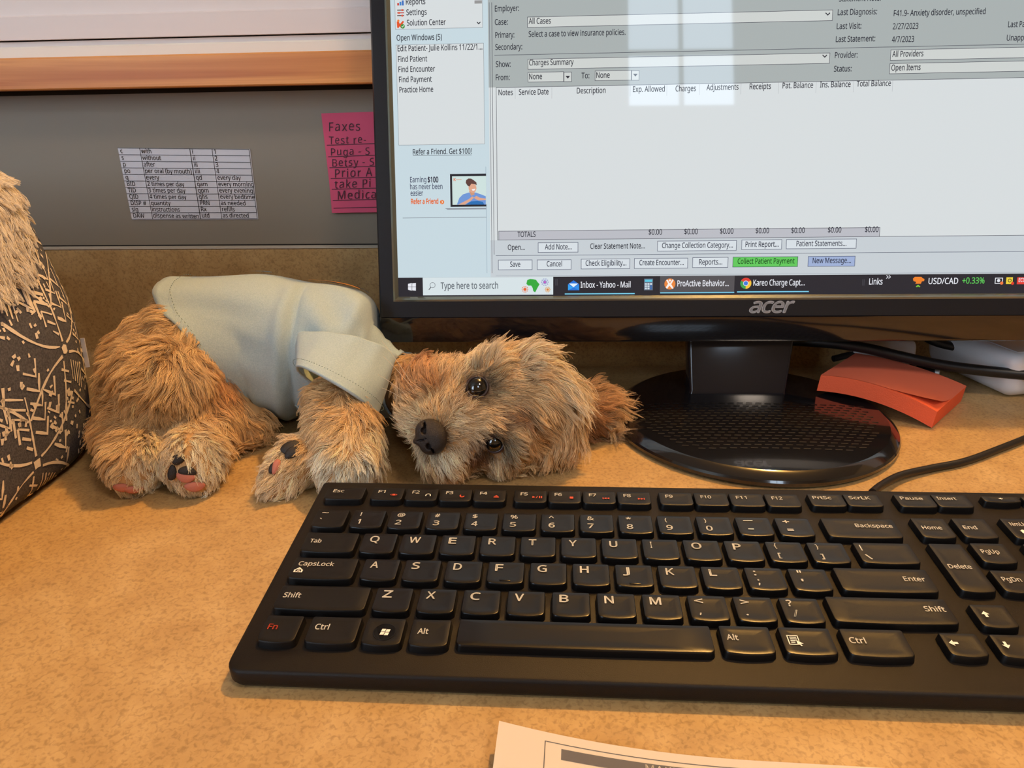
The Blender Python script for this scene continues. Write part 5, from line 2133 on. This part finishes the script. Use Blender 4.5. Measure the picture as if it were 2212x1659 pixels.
for a in [
        # rump and thigh
        (250, 760, -0.8, 0.5, 15, GOLD), (330, 690, -0.6, 0.4, 15, TAN), (300, 740, -0.7, 0.5, 17, TAN), (240, 830, -0.8, 0.6, 15, GOLD), (390, 740, -0.35, 0.8, 15, TAN), (330, 820, -0.7, 0.6, 17, TAN),
        (400, 800, 0.2, 0.9, 16, TAN), (430, 850, 0.5, 0.8, 13, GOLD), (300, 880, -0.5, 0.8, 15, TAN), (250, 900, -0.8, 0.5, 13, GOLD), (370, 880, 0.1, 0.9, 14, TAN), (470, 840, 0.6, 0.6, 11, RED),
        # hind leg a
        (285, 930, -0.7, 0.55, 12, TAN), (320, 950, -0.2, 0.9, 11, LIGHT), (260, 980, -0.5, 0.85, 10, TAN), (290, 1010, 0.05, 1, 7, CREAM), (320, 1030, 0.4, 0.9, 6, CREAM), (260, 1030, -0.2, 1, 6, LIGHT),
        # hind leg b
        (500, 905, 0.9, 0.25, 15, GOLD), (560, 915, 0.9, 0.35, 14, GOLD), (450, 935, 0.75, 0.55, 13, TAN), (480, 950, 0.85, 0.5, 14, TAN), (390, 930, -0.1, 1, 9, LIGHT), (420, 985, 0.15, 1, 8, CREAM), (445, 1020, 0.3, 1, 7, CREAM), (390, 1010, -0.1, 1, 5, LIGHT),
        # fore leg c
        (700, 840, -0.85, 0.45, 13, GOLD), (760, 850, 0.2, 0.95, 12, GOLD), (690, 890, -0.9, 0.35, 14, TAN), (780, 900, 0.35, 0.95, 13, TAN), (740, 900, -0.5, 0.8, 13, TAN), (700, 950, -0.8, 0.5, 12, TAN), (800, 950, 0.5, 0.85, 13, LIGHT), (740, 960, -0.3, 0.95, 12, LIGHT), (745, 1010, 0.1, 1, 9, CREAM), (700, 1000, -0.3, 1, 8, CREAM), (790, 1010, 0.4, 0.9, 9, CREAM), (720, 1035, -0.1, 1, 7, CREAM),
        # fore leg d
        (650, 985, -0.75, 0.6, 8, TAN), (640, 1020, -0.8, 0.55, 9, LIGHT), (600, 1040, -0.5, 0.8, 9, LIGHT), (610, 1010, -0.5, 0.6, 5, LIGHT),
        # face, everything fanning out from the nose
        (905, 905, -0.75, -0.45, 9, LIGHT), (885, 880, -0.7, -0.7, 10, TAN), (920, 880, -0.25, -0.95, 9, TAN), (890, 840, -0.45, -0.9, 10, RED), (930, 830, -0.1, -1, 10, RED), (960, 860, 0.15, -1, 9, TAN), (970, 800, 0.0, -1, 11, TAN), (900, 790, -0.3, -1, 12, RED), (950, 900, 0.1, -1, 8, TAN),
        (985, 910, 0.95, -0.35, 9, LIGHT), (1000, 940, 1, 0.15, 9, LIGHT), (985, 975, 0.8, 0.6, 10, LIGHT), (950, 990, 0.15, 1, 11, CREAM), (915, 975, -0.6, 0.8, 9, LIGHT), (895, 940, -0.95, 0.2, 9, LIGHT), (930, 1010, -0.1, 1, 12, TAN), (985, 1010, 0.3, 1, 12, TAN),
        (1030, 900, 1, -0.1, 9, TAN), (1065, 895, 1, 0.05, 10, TAN), (1000, 850, 0.35, -0.9, 8, TAN), (1000, 810, 0.15, -1, 11, LIGHT), (1040, 780, 0.3, -0.95, 13, LIGHT), (1075, 820, 0.7, -0.5, 11, TAN), (1075, 860, 0.95, -0.1, 11, TAN), (1030, 870, 0.8, 0.2, 7, TAN), (1010, 960, 0.5, 0.8, 6, DARK), (1030, 985, 0.4, 0.9, 8, DARK),
        (1110, 930, 0.95, 0.15, 11, TAN), (1095, 960, 0.6, 0.8, 13, LIGHT), (1110, 1000, 0.3, 0.95, 14, TAN), (1075, 1000, 0.0, 1, 12, LIGHT),
        # crown and ears
        (1080, 760, 0.5, -0.8, 14, TAN), (1110, 780, 0.75, -0.3, 16, LIGHT), (1130, 830, 0.9, 0.1, 18, TAN), (1150, 880, 0.85, 0.5, 18, TAN), (1140, 930, 0.6, 0.8, 17, GOLD), (1190, 790, 0.75, 0.4, 20, LIGHT), (1230, 830, 0.5, 0.85, 20, LIGHT), (1240, 900, 0.05, 1, 20, TAN), (1215, 950, -0.25, 1, 18, TAN), (1180, 980, 0.3, 0.9, 15, GOLD), (1160, 770, 0.6, -0.2, 17, LIGHT),
        (1290, 890, 0.9, -0.35, 20, RED), (1308, 880, 0.95, -0.35, 22, GOLD), (1310, 905, 0.6, 0.8, 22, LIGHT), (1275, 920, 0.7, 0.6, 16, DARK), (1120, 905, 0.9, 0.3, 14, RED), (1255, 800, 0.5, 0.8, 18, RED), (1090, 905, 0.95, 0.15, 10, DARK), (1130, 900, 0.9, 0.3, 13, DARK), (1262, 770, 0.6, 0.7, 18, DARK), (1345, 870, 0.8, -0.5, 24, GOLD),
        (860, 800, -0.2, 1, 9, GOLD)]:
    an(*a)
ANP = np.array([a[0] for a in AN])
AND = np.array([a[1] for a in AN])
ANL = np.array([a[2] for a in AN])
ANC = np.array([a[3] for a in AN])


def vnoise(X, f, seed):
    r = np.random.default_rng(seed)
    out = np.zeros_like(X)
    for k in range(4):
        w = r.normal(0, 1, (3, 3)) * f * (1 + 0.5 * k)
        out += np.sin(X @ w + r.uniform(0, 6.28, 3)) / (1 + 0.4 * k)
    return out / 2.2


# sample roots on the body mesh
tri = np.concatenate([bq[:, [0, 1, 2]], bq[:, [0, 2, 3]]])
A_, B2, C_ = bv[tri[:, 0]], bv[tri[:, 1]], bv[tri[:, 2]]
area = 0.5 * np.linalg.norm(np.cross(B2 - A_, C_ - A_), axis=1)
tags = np.array([p[4] for p in body.p])
cent = (A_ + B2 + C_) / 3
tt = tags[body.which(cent)]
hem_n = unit(np.cross(hem[1], hem[2]))
if hem_n[0] < 0:
    hem_n = -hem_n
sl_n = unit(np.cross(skeys[-1][1], skeys[-1][2]))
if sl_n @ (sh_c - s_c) < 0:
    sl_n = -sl_n
keep = np.ones(len(cent), bool)
inside_shirt = ((cent - hC) @ hem_n > 7)
keep &= ~((tt == 'trunk') & inside_shirt)
keep &= ~((tt == 'neck') & (cent[:, 0] < atz(872, 822, 34)[0]))
keep &= ~((tt == 'leg_c') & ((cent - s_c) @ sl_n > 3))
keep &= ~(np.isin(tt, ['leg_b']) & inside_shirt & (cent[:, 2] > 30))
keep &= cent[:, 2] > 1.2
keep &= cent[:, 1] < 330
# bald spots: eyes, nose, pads
for p, r in eye_c:
    keep &= np.linalg.norm(cent - p, axis=1) > r * 0.8
keep &= np.linalg.norm(cent - nose_c, axis=1) > 8.2
for p, r in pads:
    keep &= np.linalg.norm(cent - p, axis=1) > r * 0.8
wgt = area * keep
# denser where the viewer looks
NG = 13000                       # locks
sel = rng.choice(len(area), NG, p=wgt / wgt.sum())
r1, r2 = rng.random(NG), rng.random(NG)
s1 = np.sqrt(r1)
G = A_[sel] * (1 - s1)[:, None] + B2[sel] * (s1 * (1 - r2))[:, None] + C_[sel] * (s1 * r2)[:, None]
GN = body.normal(G)


def field(X):
    d2 = ((X[:, None, :] - ANP[None]) ** 2).sum(2)
    w = 1.0 / (d2 + 25.0) ** 2.2
    w /= w.sum(1, keepdims=True)
    D = w @ AND
    D /= np.linalg.norm(D, axis=1, keepdims=True) + 1e-9
    return D, w @ ANL, w @ ANC


NSEG = 7


def grow(X, Nn, D, Ln, stiff, seed, wave):
    """integrate strands that leave the skin, lie along the comb direction and wave a little"""
    T_ = D - Nn * (D * Nn).sum(1, keepdims=True)
    T_ /= np.linalg.norm(T_, axis=1, keepdims=True) + 1e-9
    P_ = [X.copy()]
    cur = X.copy()
    step = Ln / (NSEG - 1)
    for k in range(1, NSEG):
        t = k / (NSEG - 1)
        dirn = T_ * (0.75 + 0.5 * t) + Nn * (0.62 * (1 - t) ** 1.3 + 0.10) * stiff[:, None] + np.array([0, 0, -0.30]) * t
        dirn = dirn + wave[:, None] * vnoise(cur, 0.16, seed) * (0.25 + t)
        dirn /= np.linalg.norm(dirn, axis=1, keepdims=True) + 1e-9
        cur = cur + dirn * step[:, None]
        cur[:, 2] = np.maximum(cur[:, 2], 0.7)
        P_.append(cur.copy())
    return np.stack(P_, 1)


GD, GL, GC = field(G)
GD = GD + 0.22 * vnoise(G, 0.07, 5) + 0.16 * rng.standard_normal(G.shape)
GL = GL * rng.uniform(0.75, 1.15, NG)
GP = grow(G, GN, GD, GL, rng.uniform(0.7, 1.25, NG), 21, np.full(NG, 0.62))
# children gather towards the tip of their lock
NCH = 13
CHR = np.repeat(np.arange(NG), NCH)
off = rng.standard_normal((len(CHR), 3)) * 1.5
nn = GN[CHR]
off -= nn * (off * nn).sum(1, keepdims=True)
tip = rng.uniform(0.05, 0.42, len(CHR))[:, None, None]
tt_ = np.linspace(0, 1, NSEG)[None, :, None]
lsc = rng.uniform(0.6, 1.12, len(CHR))[:, None, None]
core = GP[CHR]
core = core[:, :1] + (core - core[:, :1]) * lsc
HP = core + off[:, None, :] * (1 - tt_ * (1 - tip)) + 0.22 * rng.standard_normal((len(CHR), NSEG, 3)) * tt_
HP[:, 0] -= nn * 0.8
HP[:, :, 2] = np.maximum(HP[:, :, 2], 0.4)
HC = GC[CHR] * rng.uniform(0.72, 1.22, len(CHR))[:, None] * (rng.uniform(0.70, 1.16, NG)[CHR])[:, None]
HC = np.clip(HC * np.array([1.04, 1.02, 1.0]), 0, 1)
# keep strands off the eyeballs, nose and pads
ok = np.ones(len(HP), bool)
for (c_, ax_), rr_ in ((e1, 7.4), (e2, 6.6)):
    d_ = np.linalg.norm(HP - c_, axis=2).min(1)
    ok &= d_ > rr_ + 0.1
    ok &= (np.linalg.norm(HP[:, 1:] - (c_ + ax_ * rr_ * 1.1), axis=2).min(1) > rr_ * 0.72)
ok &= np.linalg.norm(HP - (nose_c + nn_ * 2), axis=2).min(1) > 6.6
for p, r in pads:
    ok &= np.linalg.norm(HP - p, axis=2).min(1) > r * 0.6
hs_ = ((HP - hC) @ hem_n).max(1)
gt_ = tags[body.which(G)][CHR]
ok &= ~(np.isin(gt_, ['trunk', 'leg_a']) & (hs_ > 5))
ok &= ~((gt_ == 'leg_b') & (hs_ > 3) & (HP[:, :, 2].max(1) > 24))
ok &= ~((gt_ == 'leg_c') & (((HP - s_c) @ sl_n).max(1) > 6))
# pigment round the eyes and along the bridge of the nose
root_ = HP[:, 0]
for p, r in eye_c:
    k_ = np.clip((np.linalg.norm(root_ - p, axis=1) - r * 1.0) / 6.0, 0, 1)[:, None]
    HC = HC * (0.22 + 0.78 * k_)
k_ = np.clip((np.linalg.norm(root_ - nose_c, axis=1) - 8.0) / 4.0, 0, 1)[:, None]
HC = HC * (0.45 + 0.55 * k_)
HP, HC = HP[ok], HC[ok]


def hair_material(name, rough=0.55):
    m = bpy.data.materials.new(name)
    m.use_nodes = True
    N, L = nodes(m)
    b_ = N['Principled BSDF']
    at = N.new('ShaderNodeAttribute')
    at.attribute_name = 'strand_colour'
    hi_ = N.new('ShaderNodeHairInfo')
    rp = N.new('ShaderNodeValToRGB')
    rp.color_ramp.elements[0].color = (0.80, 0.74, 0.68, 1)  # darker roots: natural root tone plus self-shadow put into the colour
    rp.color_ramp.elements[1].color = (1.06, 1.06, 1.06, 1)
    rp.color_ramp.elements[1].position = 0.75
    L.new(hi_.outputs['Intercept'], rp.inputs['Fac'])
    mx = N.new('ShaderNodeMix')
    mx.data_type = 'RGBA'
    mx.blend_type = 'MULTIPLY'
    mx.inputs['Factor'].default_value = 1.0
    L.new(at.outputs['Color'], mx.inputs['A'])
    L.new(rp.outputs['Color'], mx.inputs['B'])
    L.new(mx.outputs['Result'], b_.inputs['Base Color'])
    b_.inputs['Roughness'].default_value = rough
    b_.inputs['Specular IOR Level'].default_value = 0.35
    return m


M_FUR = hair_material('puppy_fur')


def strands(name, P_, cols, r_root, r_tip, m, parent):
    n, k, _ = P_.shape
    cv = bpy.data.hair_curves.new(name)
    cv.add_curves([k] * n)
    im = root_inv(parent)
    W = P_.reshape(-1, 3) * 0.001
    W = (np.c_[W, np.ones(len(W))] @ im.T)[:, :3]
    cv.attributes['position'].data.foreach_set('vector', W.astype(np.float32).ravel())
    rad = np.tile(np.linspace(r_root, r_tip, k) * 0.001, n).astype(np.float32)
    ra = cv.attributes.get('radius') or cv.attributes.new('radius', 'FLOAT', 'POINT')
    ra.data.foreach_set('value', rad)
    ca = cv.attributes.new('strand_colour', 'FLOAT_COLOR', 'CURVE')
    ca.data.foreach_set('color', np.c_[cols, np.ones(len(cols))].astype(np.float32).ravel())
    cv.materials.append(m)
    o = bpy.data.objects.new(name, cv)
    COL.objects.link(o)
    o.parent = parent
    o['kind'] = 'stuff'
    return o


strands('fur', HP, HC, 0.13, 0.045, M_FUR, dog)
# whiskers on the upper cheek
wp = []
for (u, v, u2, v2, l) in ((890, 830, 835, 735, 34), (900, 850, 842, 770, 32), (885, 860, 838, 812, 26), (880, 870, 838, 832, 20), (940, 770, 940, 715, 16), (985, 765, 990, 722, 15)):
    p = body.hit(u, v)
    d = px(u2 - u, v2 - v, 25)
    t = np.linspace(0, 1, NSEG)[:, None]
    wp.append(p + d * l * t + np.array([0, 0, -4.0]) * t ** 2)
strands('whiskers', np.array(wp), np.tile(np.array(srgb(230, 214, 190)[:3]), (len(wp), 1)), 0.16, 0.05, M_FUR, dog)

# ---------------------------------------------------------------- shaggy lining of the pet bed
NB = 4200
bs = rng.uniform(s_side - 150, s_side + 70, NB)
bh = rng.uniform(150, bl[-4], NB)
RP, RN_, RD = [], [], []
for s, h in zip(bs, bh):
    p = bedpt(s, h)
    # the lining laps over the rim, lower the nearer the rim is
    zmin = np.interp(p[1], [60, 140, 160, 178, 190, 198, 215, 260], [106, 114, 121, 131, 144, 160, 174, 182])
    if h < bl[-7] and p[2] < zmin:
        continue
    q = bedpt(s, h, 4)
    RP.append(p)
    RN_.append(unit(q - p))
    out_ = bedpt(s, max(h - 6, 0)) - p
    RD.append(unit(unit(out_) + 0.5 * rng.standard_normal(3) * 0.6))
RP, RN_, RD = np.array(RP), np.array(RN_), np.array(RD)
nb = len(RP)
BG = grow(RP, RN_, RD, rng.uniform(9, 16, nb), rng.uniform(0.8, 1.4, nb), 77, np.full(nb, 0.25))
CB = np.repeat(np.arange(nb), 12)
ob = rng.standard_normal((len(CB), 3)) * 1.6
BP_ = BG[CB] + ob[:, None, :] * (1 - 0.85 * np.linspace(0, 1, NSEG)[None, :, None]) + 0.2 * rng.standard_normal((len(CB), NSEG, 3))
bc = np.array(srgb(250, 238, 222)[:3]) * rng.uniform(0.85, 1.1, len(CB))[:, None]
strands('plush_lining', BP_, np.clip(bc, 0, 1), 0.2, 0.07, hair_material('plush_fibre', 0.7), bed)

if 0:
    for nm, V in (('body', bv), ('shirt', np.concatenate(srings)), ('sleeve', np.concatenate(sl))):
        q = V - SO
        s_, t_, n_ = q @ SR, q @ SU, q @ SN
        bad = (s_ > -1) & (t_ > -1) & (n_ < 0.5) & (n_ > -36)
        print('CLEAR', nm, bad.sum(), V[bad].min(0) if bad.any() else '', V[bad].max(0) if bad.any() else '')
